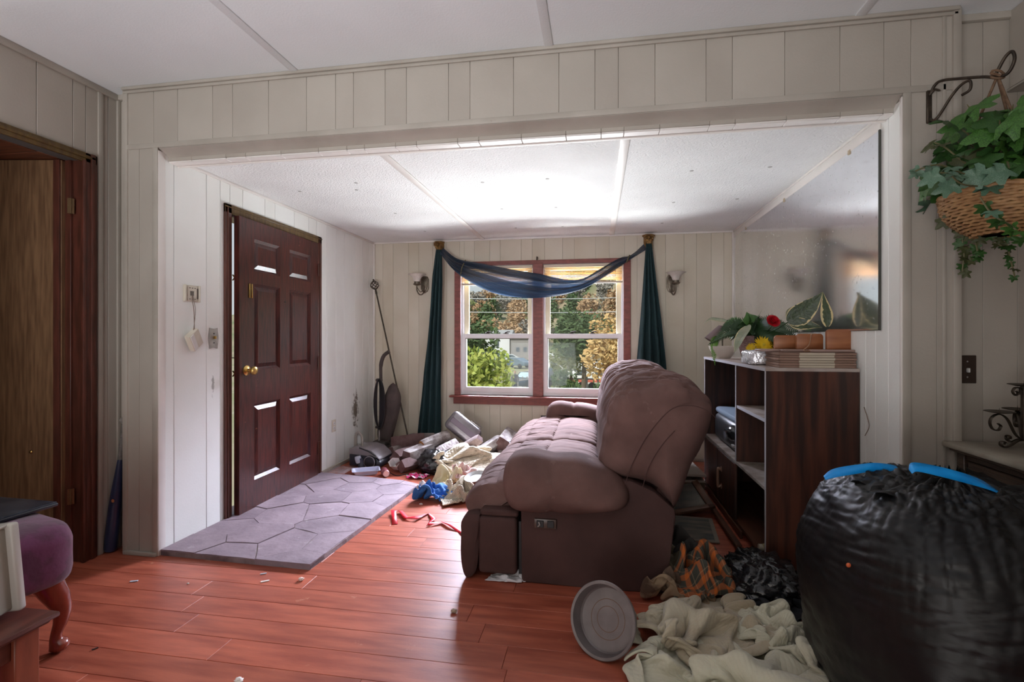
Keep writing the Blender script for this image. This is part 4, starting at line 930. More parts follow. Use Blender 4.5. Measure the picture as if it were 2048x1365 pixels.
# hanging bright fern over the front edge
q = B(); frond(q, [T(1452, 672, 3.9), T(1434, 676, 3.98), T(1428, 695, 4.0), T(1430, 731, 4.0)], 30, .042, .005, (1, .1, 0)); q.end('fern_frond', M('bright_fern', (.10, .28, .03), .5, (.16, .36, .05), 12), pl, smooth=False)
RED = M('red_rose', (.55, .008, .02), .5, (.35, .005, .012), 20)
q = B(); rose(q, T(1546, 643, 3.16), .034, 4, 3, RX(60)@RY(10)); ro = q.end('red_rose', RED, pl, ang=180); ro['label'] = 'red artificial rose'
q = B(); q.tube([T(1546, 650, 3.17), T(1535, 662, 3.4), T(1520, 680, 3.6)], .003, 6); q.end('rose_stem', FERND, pl)
# yellow daisy in front of the planter
ye = thing('yellow_daisy', 'yellow artificial daisy heads lying before the planter on the cabinet', 'artificial flower', T(1522, 700, 3.30)+Vector((0, 0, -.05)))
YEL = M('yellow_petal', (.78, .55, .01), .5, (.62, .38, .005), 30)
def daisy(c, r, R, n_=22, name='petals'):
    q = B()
    for l in range(3):
        for i in range(n_):
            a = 2*math.pi*(i+.33*l)/n_; 
            def f(u, v, a=a, l=l):
                rr_ = r*(.2+.8*v)*(1-.16*l); w = (u-.5)*r*.24*math.sin(math.pi*min(1, .25+v*.72)); z = r*(.10*l+.22*v*v*(1 if l == 0 else .5))+.06*r*math.sin(i*2.3+l)
                return Vector(c)+R @ Vector((rr_*math.cos(a)-w*math.sin(a), rr_*math.sin(a)+w*math.cos(a), z))
            q.grid(f, 2, 4)
    q.end(name, YEL, ye, ang=180)
    q = B(); q.blob(Vector(c)+R @ Vector((0, 0, r*.18)), (r*.24, r*.24, r*.1), R, amp=.15, freq=9, nu=16, nv=8); q.end('flower_centre', M('daisy_centre', (.45, .32, .02), .7, (.6, .45, .03), 60), ye)
Rd = RX(62)@RY(-8)
daisy(T(1526, 692, 3.30), .062, RZ(18)@Rd); daisy(T(1503, 700, 3.36), .045, RZ(-10)@RX(75)@RY(-50)); daisy(T(1543, 693, 3.28), .042, RZ(30)@RX(60)@RY(30))
# bowl with a tipped spotlight shade behind
bw = thing('cream_bowl', 'small cream ceramic bowl at the far end of the cabinet top', 'bowl', T(1446, 720, 4.05))
cB = Vector((T(1446, 718, 4.05).x, 4.05, ZT))
B().lathe([(0, 0), (.05, 0), (.055, .006), (.075, .03), (.098, .075), (.102, .095), (.097, .095), (.09, .07), (.06, .02), (0, .015)], cB, None, 32).end('bowl', M('cream_glaze', (.70, .62, .55), .3, (.62, .54, .47), 4), bw)
B().lathe([(0, .08), (.09, .08), (.0, .082)], cB, None, 20).end('soil', M('potting_soil', (.05, .035, .02), .9, bump=.6, bs=80), bw)
sh = thing('lamp_shade', 'small brown metal spotlight shade tipped over behind the cream bowl', 'lamp', T(1425, 680, 4.15))
R_s = RY(-38)@RX(10)
cS = T(1430, 672, 4.15)
q = B(); q.lathe([(.012, .09), (.02, .085), (.028, .06), (.045, 0), (.058, -.05), (.060, -.052), (.053, -.048), (.04, 0), (.024, .055), (.012, .08)], cS, (RZ(0)@RY(32)).to_4x4(), 24); q.end('shade', M('mauve_metal', (.16, .11, .11), .3, metal=.4), sh)
q = B(); q.tube([cS+Vector((.05, 0, .08)), cS+Vector((.055, 0, .0)), Vector((cS.x+.06, cS.y+.02, ZT+.006))], .006, 8); q.lathe([(0, 0), (.05, 0), (.05, .006), (0, .010)], (cS.x+.06, cS.y+.02, ZT), None, 20); q.end('stand', BRZ, sh)
# notebooks / mats, foil pack
st_ = R0
FOIL = M('crinkled_foil', (.90, .90, .95), .22, metal=.6, bump=1.0, bs=38)
nt_ = []
for k in range(6):
    o = thing('notebook', ('worn brown and cream notebook at the very bottom of the stack on the cabinet' if k == 0 else 'brown covered notebook on top of the stack, under the book rests' if k == 5 else 'worn brown and cream notebook in the middle of the stack on the cabinet'), 'notebook', (1.12, 2.98, ZT+.0135*k), 'notebooks stacked on the cabinet')
    dx = R0.uniform(-.006, .006)
    B().box(.952+dx, 1.325, 2.87+dx, 3.09+dx, ZT+.0135*k+.0006, ZT+.0135*k+.0128, .001).end('pages', M('aged_brown_paper', (.20, .115, .085), .8, (.30, .19, .14), 14, stretch=(1, 1, 30)), o)
    if k in (0, 5): B().box(.949+dx, 1.327, 2.867+dx, 3.093+dx, ZT+.0135*k+(.0126 if k else 0), ZT+.0135*k+(.0135 if k else .0008), 0).end('cover', M('brown_cover', (.20, .11, .08), .6), o, smooth=False)
    q = B(); q.box(1.05, 1.22, 2.866+dx, 2.869+dx, ZT+.0135*k+.001, ZT+.0135*k+.0125); q.end('page_edge', M('pale_page_edge', (.50, .43, .33), .8), o, smooth=False)
fo_ = thing('foil_packet', 'shiny crinkled silver foil packet on the front edge of the cabinet top', 'packet', (.93, 3.18, ZT))
def crk(qv, d): return qv+Vector((0, 0, 0))*0+Vector((nz(d.x*9, d.y*9, d.z*9), nz(d.x*11, 3, d.z*9), nz(5, d.y*9, d.x*8)))*.006
q = B(); q.blob((1.01, 3.215, ZT+.042), (.135, .115, .042), None, 7, fn=crk, nu=70, nv=24); q.end('wrapper', FOIL, fo_, ang=25)
# wooden letter holders: board with rounded upright, standing on a base
WCH = M('cherry_board', (.36, .135, .05), .4, (.22, .07, .025), 6, stretch=(.5, .5, 5), bump=.03)
WED = M('board_edge', (.30, .20, .17), .5)
def rounded(x0, x1, z0, z1, r, y, n_=6):
    P = [(x0, y, z0), (x1, y, z0)]
    for k in range(n_+1): a = math.pi/2*k/n_; P.append((x1-r+r*math.cos(a), y, z1-r+r*math.sin(a)))
    for k in range(n_+1): a = math.pi/2+math.pi/2*k/n_; P.append((x0+r+r*math.cos(a), y, z1-r+r*math.sin(a)))
    return P
zb = ZT+.082
for (xa, xb, ztop, Y, lab) in ((1548, 1597, 671, 3.06, 'smallest'), (1592, 1645, 668, 3.02, 'middle'), (1652, 1713, 659, 2.96, 'largest')):
    a = PY(xa, 700, Y); c_ = PY(xb, 700, Y); t_ = PY(xa, ztop, Y).z
    o = thing('book_rest', 'cherry wood book rest with rounded upright, %s of the three on the notebooks' % lab, 'book rest', (a.x, Y, zb), 'book rests on the cabinet')
    q = B(); q.prism(rounded(a.x, c_.x, zb+.014, t_, .018, Y-.01), (0, .02, 0), .001); q.end('upright', WCH, o)
    q = B(); q.prism([(a.x-.09, Y-.055, zb), (c_.x+.01, Y-.055, zb), (c_.x+.01, Y+.05, zb), (a.x-.09, Y+.05, zb)], (0, 0, .014), .004); q.end('base', WED, o)
nk = thing('bead_chain', 'thin string of beads draped over the middle wooden book rest', 'necklace', PY(1622, 690, 2.99))
q = B(); cur = spline([PY(1622, 668, 3.0), PY(1622, 672, 2.985), PY(1618, 690, 2.975), PY(1608, 700, 2.95), PY(1612, 703, 2.93), PY(1630, 702, 2.93), PY(1650, 703, 2.92)], 9)
for p in cur: q.blob(p, (.0035, .0035, .0035), nu=6, nv=4)
q.end('beads', M('amber_bead', (.35, .2, .12), .3), nk)['kind'] = 'stuff'
wc = thing('white_cup', 'white cup rim showing behind the wooden book rests', 'cup', (1.2, 3.2, ZT))
B().lathe([(0, 0), (.03, 0), (.035, .05), (.042, .11), (.040, .11), (.032, .05), (0, .01)], (PY(1617, 690, 3.22).x, 3.22, ZT), None, 20).end('cup', WHITEP, wc)
cbw = thing('loose_wire', 'thin loose wire curling from the wall beside the cabinet', 'wire', (XR-.01, 2.80, .6))
B().tube(spline([PX(1728, 815, XR-.004), PX(1736, 840, XR-.01), PX(1738, 855, XR-.01), PX(1730, 872, XR-.004)], 6), .002, 6).end('wire', M('wire_brown', (.20, .14, .11), .6), cbw)
# ------------------------------------------------------------------ corner left of the window: poker, vacuum, carpet cleaner
a = Vector((-2.405, 5.17, 1.82)); b_ = Vector((-1.93, 5.02, .06)); pk = thing('fire_poker', 'long iron rod with a twisted basket knob leaning in the far left corner', 'fire tool', b_)
d = (a-b_).normalized(); q = B(); q.tube([b_, a-d*.05], .0085, 10); q.tube([a-d*.10, a-d*.06], .012, 8); q.end('rod', IRON, pk)
q = B(); Rk = d.to_track_quat('Z', 'Y').to_matrix()
for k in range(6):
    q.tube([a+Rk @ Vector((.045*math.sin(math.pi*t/10)*math.cos(k*math.pi/3+t*.32), .045*math.sin(math.pi*t/10)*math.sin(k*math.pi/3+t*.32), -.055+.11*t/10)) for t in range(11)], .0045, 6)
q.blob(a+d*.06, (.01, .01, .012), nu=8, nv=6); q.end('basket_knob', IRON, pk)
VX, VY = -2.235, 5.02
vc = thing('upright_vacuum', 'old black upright vacuum with a slack cloth bag and coiled cord in the corner', 'vacuum cleaner', (VX, VY, 0))
DB = M('vacuum_brown_black', (.035, .026, .022), .5, (.06, .045, .04), 12); BAGM = M('vacuum_bag_cloth', (.055, .038, .035), .8, (.09, .065, .06), 9, bump=.3, bs=30)
q = B(); q.tube(spline([(VX-.03, VY, .38), (VX-.03, VY, .80), (VX-.025, VY-.01, .95), (VX+.01, VY-.02, 1.05), (VX+.075, VY-.03, 1.10)], 7), [.017]*14+[.02]*15, 10); q.end('handle', DB, vc)
q = B(); q.tube([(VX-.035, VY-.03, .10), (VX-.03, VY-.01, .55), (VX-.03, VY, .80)], .014, 10); q.end('tube', M('dull_chrome', (.32, .28, .26), .35, metal=.8), vc)
def vb(qv, d_): return qv+Vector((0, 0, 0))+Vector((.03*math.sin(d_.z*2.2), 0, 0))
q = B(); q.blob((VX+.055, VY+.02, .42), (.095, .075, .34), RY(4), 2.2, .10, 2.5, 3, 36, 26, vb); q.end('dust_bag', BAGM, vc)
for k in range(9):
    q = B(); w = .018+.0055*k; q.tube([(VX-.032+w*math.sin(2*math.pi*t/22)+.004*k, VY-.055-.006*k, .55+.255*math.cos(2*math.pi*t/22)+.01*math.sin(k)) for t in range(22)], .0045, 6, closed=True); q.end('cord_loop', BLACK, vc)
q = B(); q.box(VX-.07, VX+.0, VY-.05, VY-.01, .78, .815, .01).box(VX-.07, VX+.0, VY-.06, VY-.02, .29, .315, .008); q.end('cord_hook', DB, vc)
q = B(); q.box(VX-.17, VX+.14, VY-.14, VY+.14, .012, .11, .03, seg=3); q.tube([(VX-.12, VY-.08, .025), (VX-.12, VY+.08, .025)], .03, 14); q.box(VX-.10, VX+.06, VY-.09, VY+.06, .10, .16, .025, seg=3); q.end('motor_head', DB, vc)
q = B(); [q.tube([(VX+s*.13, VY-.12, .022), (VX+s*.13, VY-.10, .022)], .022, 14) for s in (-1, 1)]; q.end('wheel', BLACK, vc)
# carpet cleaner: dark body, mauve-grey deck, wheel, pale arched handle
KX, KY = -2.20, 4.62
kc = thing('carpet_cleaner', 'black and grey carpet cleaner head with an arched grey handle beside the firewood', 'carpet cleaner', (KX, KY, 0))
q = B(); q.prism([(KX-.15, KY-.13, .015), (KX-.15, KY-.13, .135), (KX+.02, KY-.13, .135), (KX+.10, KY-.13, .12), (KX+.17, KY-.13, .06), (KX+.17, KY-.13, .015)], (0, .30, 0), .012); q.end('body', M('navy_black_plastic', (.022, .022, .035), .4), kc)
q = B(); q.prism([(KX-.148, KY-.135, .125), (KX-.148, KY-.135, .185), (KX-.0, KY-.135, .19), (KX+.08, KY-.135, .17), (KX+.15, KY-.135, .11), (KX+.168, KY-.135, .08), (KX+.09, KY-.135, .125)], (0, .30, 0), .01); q.end('deck', M('mauve_grey_plastic', (.22, .19, .20), .35), kc)
q = B(); q.tube([(KX+.07, KY-.155, .065), (KX+.07, KY-.125, .065)], .06, 24); wh_ = q.end('wheel', BLACK, kc)
q = B(); q.lathe([(.050, 0), (.058, .004), (.050, .006)], (KX+.07, KY-.154, .065), Matrix.Rotation(math.pi/2, 3, 'X'), 28); q.end('tyre_ring', M('grey_rim', (.2, .18, .18), .4), wh_)
q = B(); q.tube(spline([(KX-.145, KY+.0, .17), (KX-.145, KY, .27), (KX-.12, KY-.01, .315), (KX-.08, KY-.02, .29), (KX-.065, KY-.03, .25), (KX-.065, KY-.03, .18)], 5), .011, 8, flat=(1, 1.6)); q.end('arch_handle', M('grey_handle', (.30, .27, .24), .4), kc)
q = B(); q.box(KX-.13, KX-.075, KY-.01, KY+.01, .20, .29, .008); q.end('tank_window', M('pale_tank', (.50, .52, .50), .3), kc)
q = B(); [q.tube(spline([(KX-.04, KY-.14, .195), (KX+.06, KY-.15, .165), (KX+.13, KY-.145, .12)], 5)[:], .006, 6) for _ in (0,)]; q.end('hose', BLACK, kc)
jr = thing('small_torch', 'small grey and clear plastic torch standing before the carpet cleaner', 'torch', (-2.27, 4.42, 0))
cj = PZ(723, 938, .0)
q = B(); q.lathe([(0, 0), (.032, 0), (.034, .02), (.026, .05), (.02, .06), (.02, .09), (.024, .1), (0, .1)], (cj.x, cj.y, 0), None, 18); q.end('body', M('torch_navy', (.05, .055, .08), .3), jr)
q = B(); q.lathe([(.025, .055), (.03, .07), (.032, .1), (.028, .12), (0, .125)], (cj.x-.01, cj.y, 0), RY(-14), 18); q.end('lens_cap', M('pale_blue_plastic', (.55, .58, .68), .25), jr)
# ------------------------------------------------------------------ litter on the floor by the slab
TR = M('translucent_tray', (.70, .72, .88), .35, (.6, .62, .8), 10)
c = PZ(732, 948, 0); tr = thing('plastic_tray', 'empty pale blue plastic food tray on the floor behind the stone slab', 'food tray', (c.x, c.y, 0))
def traymesh(q, c, w, l, h, R, flare=1.25, th=.002):
    def rr_(s, z, rad=.02, n_=4):
        P = []; W_, L_ = w/2*s, l/2*s
        for (sx, sy, a0) in ((1, 1, 0), (-1, 1, 90), (-1, -1, 180), (1, -1, 270)):
            for k in range(n_+1): a_ = math.radians(a0+90*k/n_); P.append(Vector(c)+R @ Vector((sx*(W_-rad)+rad*math.cos(a_), sy*(L_-rad)+rad*math.sin(a_), z)))
        return [q.bm.verts.new(p) for p in P]
    rings = [rr_(.8, .001), rr_(.86, h*.5), rr_(.95, h), rr_(1.04, h+.001), rr_(1.04, h-.003), rr_(.93, h-.002), rr_(.83, h*.5), rr_(.77, .004)]
    for A, C in zip(rings, rings[1:]):
        for k in range(len(A)): q.bm.faces.new((A[k], A[(k+1) % len(A)], C[(k+1) % len(A)], C[k]))
    q.bm.faces.new(rings[0][::-1]); q.bm.faces.new(rings[-1])
q = B(); traymesh(q, (c.x, c.y, 0), .24, .15, .04, RZ(28)); q.end('tray', TR, tr)
c = PZ(770, 946, .03); can = thing('soda_can', 'crumpled dark red soda can on its side between tray and white tub', 'can', (c.x, c.y, 0))
dr_ = Vector((.55, -.83, 0)).normalized(); Rc = dr_.to_track_quat('Z', 'Y').to_matrix()
q = B(); q.lathe([(0, -.062), (.022, -.062), (.032, -.052), (.033, -.02), (.030, .0), (.033, .02), (.033, .048), (.026, .058)], (c.x, c.y, .034), Rc, 20); q.end('can_body', M('dark_red_print', (.25, .02, .045), .35, (.45, .20, .22), 40, metal=.4), can)
q = B(); q.lathe([(.026, .058), (.028, .060), (.026, .062), (.023, .058), (0, .056)], (c.x, c.y, .034), Rc, 20); q.end('can_end', M('aluminium', (.75, .70, .70), .3, metal=.7), can)
c = PZ(792, 944, 0); tb = thing('white_tub', 'white plastic tub standing tipped toward the camera beside the soda can', 'tub', (c.x, c.y, 0))
q = B(); q.lathe([(0, 0), (.035, 0), (.04, .004), (.055, .09), (.057, .094), (.053, .092), (.037, .008), (0, .006)], (c.x, c.y+.03, .035), RX(48), 6, 1.05, .9); q.end('tub', M('tub_white', (.82, .80, .80), .35), tb, ang=20)
c = PZ(835, 956, 0); cw_ = thing('candy_wrapper', 'torn pink and silver candy wrapper on the floor by the crochet blanket', 'wrapper', (c.x, c.y, 0))
q = B(); q.grid(lambda u, v: Vector((c.x+(u-.5)*.17+.02*nz(v*5, u*3), c.y+(v-.5)*.12+.02*nz(u*4, v*4, 3), .018+.022*nz(u*5, v*5, 9)+.01*nz(u*17, v*17))), 16, 12, mfn=lambda u, v: 1 if nz(u*5, v*5, 2) > .12 else 0); o = q.end('foil', [M('pink_foil', (.80, .05, .25), .3, metal=.3), M('silver_print', (.65, .55, .65), .25, metal=.5)], cw_, ang=15)
q = B(); q.tube(spline([PZ(778, 945, .004), PZ(793, 952, .004), PZ(808, 950, .004), PZ(822, 948, .004)], 6), .004, 6); tag(q.end('extension_cord', BLACK), 'short black cord running on the floor from the can to the candy wrapper', 'cord')
# red ribbon: a folded flat strip
rb_pts = [(790, 1049), (787, 1022), (801, 1022), (812, 1036), (832, 1036), (858, 1027), (868, 1038), (856, 1049), (884, 1044), (900, 1049), (920, 1062), (935, 1070)]
RIB = M('red_ribbon', (.75, .012, .035), .4, (.6, .008, .02), 9)
cur = spline([PZ(x, y, .004+.018*abs(math.sin(i*1.9))) for i, (x, y) in enumerate(rb_pts)], 1)
q = B(); V = []
for i, p in enumerate(cur):
    t = (cur[min(i+1, len(cur)-1)]-cur[max(i-1, 0)]).normalized(); s = Vector((-t.y, t.x, 0)).normalized(); tw = .35*math.sin(i*2.1); s = (s+Vector((0, 0, tw))).normalized(); V.append((q.bm.verts.new(p-s*.018), q.bm.verts.new(p+s*.018)))
for A, C in zip(V, V[1:]): q.bm.faces.new((A[0], A[1], C[1], C[0]))
o = q.end('red_ribbon', RIB, None, ang=30); m = o.modifiers.new('t', 'SOLIDIFY'); m.thickness = .0012; tag(o, 'bright red ribbon strip lying folded on the floor between slab and sofa', 'ribbon')
# small litter
lit = [(268, 1163, .035, (.55, .60, .70), 'pale blue paper scrap on the floor near the opening post'), (527, 1148, .03, (.45, .47, .52), 'thin grey sliver of paper just in front of the slab edge'), (530, 1163, .04, (.80, .72, .66), 'small white stick with a pink wrapper in front of the slab'), (602, 1161, .03, (.75, .58, .52), 'crumpled pinkish tissue scrap in front of the slab corner'), (908, 1225, .03, (.35, .25, .18), 'little ball of lint on the floor left of the cake pan'), (478, 1364, .03, (.8, .75, .7), 'white crumb at the bottom edge of the floor in view'), (376, 1168, .012, (.8, .74, .7), 'tiny white crumb on the floor midway to the slab'), (190, 1298, .02, (.06, .03, .025), 'small dark scrap on the floor right of the footstool leg'), (842, 1010, .025, (.6, .5, .48), 'little pale paper scrap beside the jeans')]
for k, (x, y, s, colr, lab) in enumerate(lit):
    c = PZ(x, y, .003); q = B()
    if k in (0, 1, 2, 7): q.obox((c.x, c.y, .003), (s, s*.28, .003), RZ(25+k*5)); 
    else: q.blob((c.x, c.y, s*.28), (s*.5, s*.4, s*.28), None, 2, .5, 3, k, 12, 8)
    tag(q.end('paper_scrap', M('scrap_%s' % 'abcdefghi'[k], colr, .7), None, ang=30), lab, 'litter')
c = PZ(680, 944, 0); q = B(); q.grid(lambda u, v: Vector((c.x+(u-.5)*.2, c.y+(v-.5)*.22, .012+.03*abs(nz(u*4, v*4, 5)))), 12, 12); 
CLR = M('clear_film', (.8, .8, .9), .1, alpha=.28); tag(q.end('plastic_film', CLR, None, ang=20), 'crumpled clear plastic film on the floor at the far corner of the slab', 'wrapper')

# ------------------------------------------------------------------ firewood heap
BARK = M('bark', (.13, .10, .095), .9, (.28, .24, .23), 9, bump=.9, bs=25); SPLIT = M('split_wood_dark', (.10, .045, .042), .8, (.17, .10, .095), 12, bump=.4, bs=40)
CUTO = M('fresh_cut_orange', (.55, .24, .07), .7, (.42, .17, .06), 14, bump=.2); BARK_LIT = M('lit_bark', (.52, .48, .47), .85, (.20, .16, .15), 11, bump=1, bs=30, vr=(.4, .6)); PLANKM = M('weathered_split', (.30, .22, .21), .7, (.42, .33, .32), 10, stretch=(6, 1, 6), bump=.3)  # the pale bark carries window light on the logs in its colour
def log(c, d_, L_, r, sides, bark, cut, label, seed, squash=1):
    rr = random.Random(seed); d_ = Vector(d_).normalized(); R = d_.to_track_quat('Z', 'Y').to_matrix(); q = B()
    an = sorted(2*math.pi*(k+rr.uniform(-.28, .28))/sides for k in range(sides)) if sides < 8 else [2*math.pi*k/sides for k in range(sides)]
    P = []
    for k in range(len(an)):      # straight split faces between corners
        a0, a1 = an[k], an[(k+1) % len(an)]; v0 = Vector((math.cos(a0), math.sin(a0)*squash, 0)); v1 = Vector((math.cos(a1), math.sin(a1)*squash, 0))
        for t in (0, .33, .66): P.append(v0.lerp(v1, t)*(1+.05*rr.uniform(-1, 1)))
    rings = []
    for j in range(9):
        z = -L_/2+L_*j/8; e = .006 if j in (0, 8) else 0
        rings.append([q.bm.verts.new(Vector(c)+R @ Vector((p.x*(r-e)*(1+.05*nz(z*6, k, seed)), p.y*(r-e)*(1+.05*nz(z*6, k+9, seed)), z+(.006*nz(p.x*4, p.y*4, seed) if e else 0)))) for k, p in enumerate(P)])
    n_ = len(P)
    for A, C in zip(rings, rings[1:]):
        for k in range(n_): q.bm.faces.new((A[k], A[(k+1) % n_], C[(k+1) % n_], C[k])).material_index = 0
    for ring in (rings[0][::-1], rings[-1]):
        q.bm.faces.new(ring).material_index = 1
    return tag(q.end('firewood_log', [bark, cut], None, ang=35), label, 'firewood', 'firewood heap below the window')
LG = [((815, 880), 4.95, (.85, .5, .06), .34, .075, 3, SPLIT, SPLIT, 'three-cornered split log with a pale top face under the drape tail'),
      ((838, 905), 4.62, (.5, .85, .12), .30, .075, 5, BARK_LIT, SPLIT, 'split log with a knobbly dark end right of the dark stack, over the black bag'),
      ((810, 912), 4.66, (.3, .9, 0), .28, .075, 5, SPLIT, SPLIT, 'dark split log at the left of the heap beside the cleaner, second from the floor'),
      ((822, 932), 4.50, (.4, .9, 0), .28, .072, 4, SPLIT, SPLIT, 'lowest dark log on the floor behind the white tub'),
      ((870, 882), 4.80, (.62, .70, .22), .30, .062, 10, BARK_LIT, CUTO, 'round log with lit white bark just below the drape end'),
      ((888, 900), 4.66, (.35, .9, .14), .30, .085, 4, BARK_LIT, SPLIT, 'square split log with dark red end and lit white bark, centre of the heap'),
      ((934, 893), 4.66, (.80, -.25, .50), .34, .050, 4, PLANKM, SPLIT, 'grey plank-like split stick lying across the heap in front of the silver case'),
      ((984, 893), 4.86, (.45, .5, .28), .24, .07, 6, BARK_LIT, CUTO, 'ragged log with orange fresh wood right of the plank-like stick'),
      ((1014, 882), 4.95, (.12, .95, .2), .26, .105, 5, BARK_LIT, SPLIT, 'largest log with a five-sided dark end and lit grey bark, right part of the heap'),
      ((1047, 884), 4.92, (.3, .9, .25), .22, .06, 6, BARK_LIT, CUTO, 'small log with an orange end next to the largest log'),
      ((1066, 870), 5.05, (.5, .8, .1), .22, .065, 10, BARK, BARK, 'grey round log nearest the sofa seat, at the right end of the heap'),
      ((850, 880), 5.12, (.9, .3, 0), .34, .07, 6, BARK, SPLIT, 'log at the back of the heap against the wall under the drape'),
      ((905, 905), 5.0, (.9, .2, 0), .36, .08, 6, BARK, SPLIT, 'log under the silver case in the middle of the heap'),
      ((960, 905), 5.05, (.95, .1, 0), .36, .085, 5, BARK, SPLIT, 'low log behind the crochet blanket against the wall')]
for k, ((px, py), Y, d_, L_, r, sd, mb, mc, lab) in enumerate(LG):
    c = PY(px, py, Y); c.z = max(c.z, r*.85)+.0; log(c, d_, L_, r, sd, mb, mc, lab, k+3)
for k, (x, y) in enumerate(((-1.98, 4.95), (-1.66, 4.85), (-1.3, 4.95), (-.98, 5.1), (-.72, 5.12), (-.86, 4.94))):
    log((x, y, .075), (.4, .9, 0), .34, .075, 6, BARK, SPLIT, ['bottom log on the floor at the foot of the leaning iron rod', 'bottom log on the floor under the centre of the heap', 'bottom log on the floor under the plank-like stick', 'bottom log on the floor beneath the orange fresh wood', 'bottom log on the floor nearest the sofa', 'bottom log on the floor beneath the largest log'][k], 30+k)
# silver case thrown on the heap
cc = PY(927, 858, 4.98); Rc = RY(37)@RX(-18); sc_ = thing('silver_case', 'silver grey vented metal case lying tilted on the firewood', 'metal case', cc)
SIL = M('silver_grey_metal', (.30, .28, .30), .3, (.22, .20, .22), 8, metal=.6)
q = B(); q.obox(cc, (.36, .20, .20), Rc, .045, 4); q.end('shell', SIL, sc_)
q = B(); q.obox(cc+Rc@Vector((0, -.0, .0)), (.30, .206, .06), Rc, .006); q.end('side_band', M('mauve_band', (.20, .16, .20), .35, metal=.4), sc_)
for k in range(11): B().obox(cc+Rc@Vector((-.01+.013*k, -.02, .1005)), (.006, .09, .004), Rc, 0).end('vent_slat', BLACK, sc_, smooth=False)
q = B(); q.tube([cc+Rc@Vector(v) for v in ((.03, .05, .10), (.03, .05, .13), (.14, .05, .13), (.14, .05, .10))], .004, 6); q.end('carry_handle', NICK, sc_)
q = B(); q.tube([cc+Rc@Vector(v) for v in ((.02, -.085, .104), (.13, -.085, .104), (.135, -.055, .104), (.02, -.055, .104))], .003, 6, closed=True); q.end('vent_frame', NICK, sc_)
for dx in (-.13, -.10): B().lathe([(0, .012), (.01, .012), (.012, 0)], cc+Rc@Vector((dx, 0, .10)), Rc, 10).end('latch', NICK, sc_)
# ------------------------------------------------------------------ heaps of cloth near the window
def weave(m, sc, amt):
    nt = m.node_tree; p = nt.nodes['Principled BSDF']; uv = nt.nodes.new('ShaderNodeUVMap'); mp = nt.nodes.new('ShaderNodeMapping'); mp.inputs['Scale'].default_value = (sc, sc*.72, 1)
    vo = nt.nodes.new('ShaderNodeTexVoronoi'); vo.inputs['Scale'].default_value = 1; vo.inputs['Randomness'].default_value = .35; b_ = nt.nodes.new('ShaderNodeBump'); b_.inputs['Strength'].default_value = amt; b_.inputs['Distance'].default_value = .012; b_.invert = True
    nt.links.new(uv.outputs[0], mp.inputs[0]); nt.links.new(mp.outputs[0], vo.inputs[0]); nt.links.new(vo.outputs[0], b_.inputs['Height']); nt.links.new(b_.outputs[0], p.inputs['Normal']); return vo
CRO = M('cream_crochet', (.66, .57, .43), .9, (.56, .47, .34), 8, sheen=.4); v_ = weave(CRO, 46, 1.0)
nt = CRO.node_tree; mr = nt.nodes.new('ShaderNodeMapRange'); mr.inputs[1].default_value = .05; mr.inputs[2].default_value = .22; nt.links.new(v_.outputs[0], mr.inputs[0])
mx = nt.nodes.new('ShaderNodeMix'); mx.data_type = 'RGBA'; src = nt.nodes['Principled BSDF'].inputs['Base Color'].links[0].from_socket; nt.links.new(mr.outputs[0], mx.inputs[0]); mx.inputs[6].default_value = (.26, .19, .13, 1); nt.links.new(src, mx.inputs[7]); nt.links.new(mx.outputs[2], nt.nodes['Principled BSDF'].inputs['Base Color'])
def dome(cx, cy, rx, ry, h): return lambda x, y: h*max(0, 1-((x-cx)/rx)**2-((y-cy)/ry)**2)
c = PZ(935, 955, 0)
cloth('quilt', 'crochet_blanket', 'cream crochet blanket heaped between the firewood and the sofa front', 'blanket', CRO, (c.x+.06, c.y+.12, .012), (.92, .64, .12), 185, th=.016, sub=1, under=dome(c.x+.03, c.y+.20, .55, .42, .14))
c = PZ(905, 1000, 0)
cloth('small1', 'crochet_shawl', 'smaller cream crochet shawl in front of the crochet blanket, brown stained', 'shawl', CRO, (c.x+.02, c.y+.02, .012), (.34, .30, .15), 40, th=.012)
c = PZ(905, 975, 0)
cloth('small3', 'yellow_pillowcase', 'pale yellow pillowcase crumpled at the left side of the crochet blanket', 'pillowcase', M('pale_yellow_cotton', (.68, .58, .33), .85, (.6, .52, .36), 6), (c.x-.05, c.y+.04, .012), (.30, .30, .17), 200)
c = PZ(922, 975, 0)
cloth('small2', 'pink_cloth', 'dusty pink cloth scrunched beside the white plate', 'cloth', M('dusty_pink_cotton', (.50, .30, .27), .85, (.60, .45, .42), 7), (c.x+.02, c.y+.05, .08), (.20, .20, .12), 30)
JN_ = M('blue_denim', (.015, .10, .34), .8, (.03, .16, .45), 14, stretch=(1, 12, 1), bump=.3, bs=90)
c = PZ(862, 1000, 0)
cloth('small2', 'blue_jeans', 'bright blue jeans balled up on the floor at the left of the shawl', 'jeans', JN_, (c.x+.01, c.y+.03, .008), (.24, .30, .15), 95)
c = PZ(842, 992, 0)
cloth('small3', 'grey_sock_heap', 'pale grey cloth poking out from under the jeans beside the slab', 'cloth', M('pale_grey_cotton', (.48, .42, .40), .85), (c.x+.02, c.y+.06, .006), (.16, .20, .09), 10)
c = PY(945, 968, 3.78); pt_ = thing('white_plate', 'white rimmed plate lying on the cream shawl by the sofa', 'plate', c)
q = B(); q.lathe([(0, .004), (.055, .004), (.062, .010), (.084, .016), (.087, .018), (.084, .012), (.06, .0), (0, 0)], (c.x+.02, 3.80, .155), RX(14)@RY(-8), 32); q.end('plate', M('white_plate_glaze', (.50, .50, .49), .3), pt_)
def bagmat(name, col): return M(name, col, .22, bump=.5, bs=30, spec=.6)
PLB = bagmat('black_bag_plastic', (.012, .012, .014))
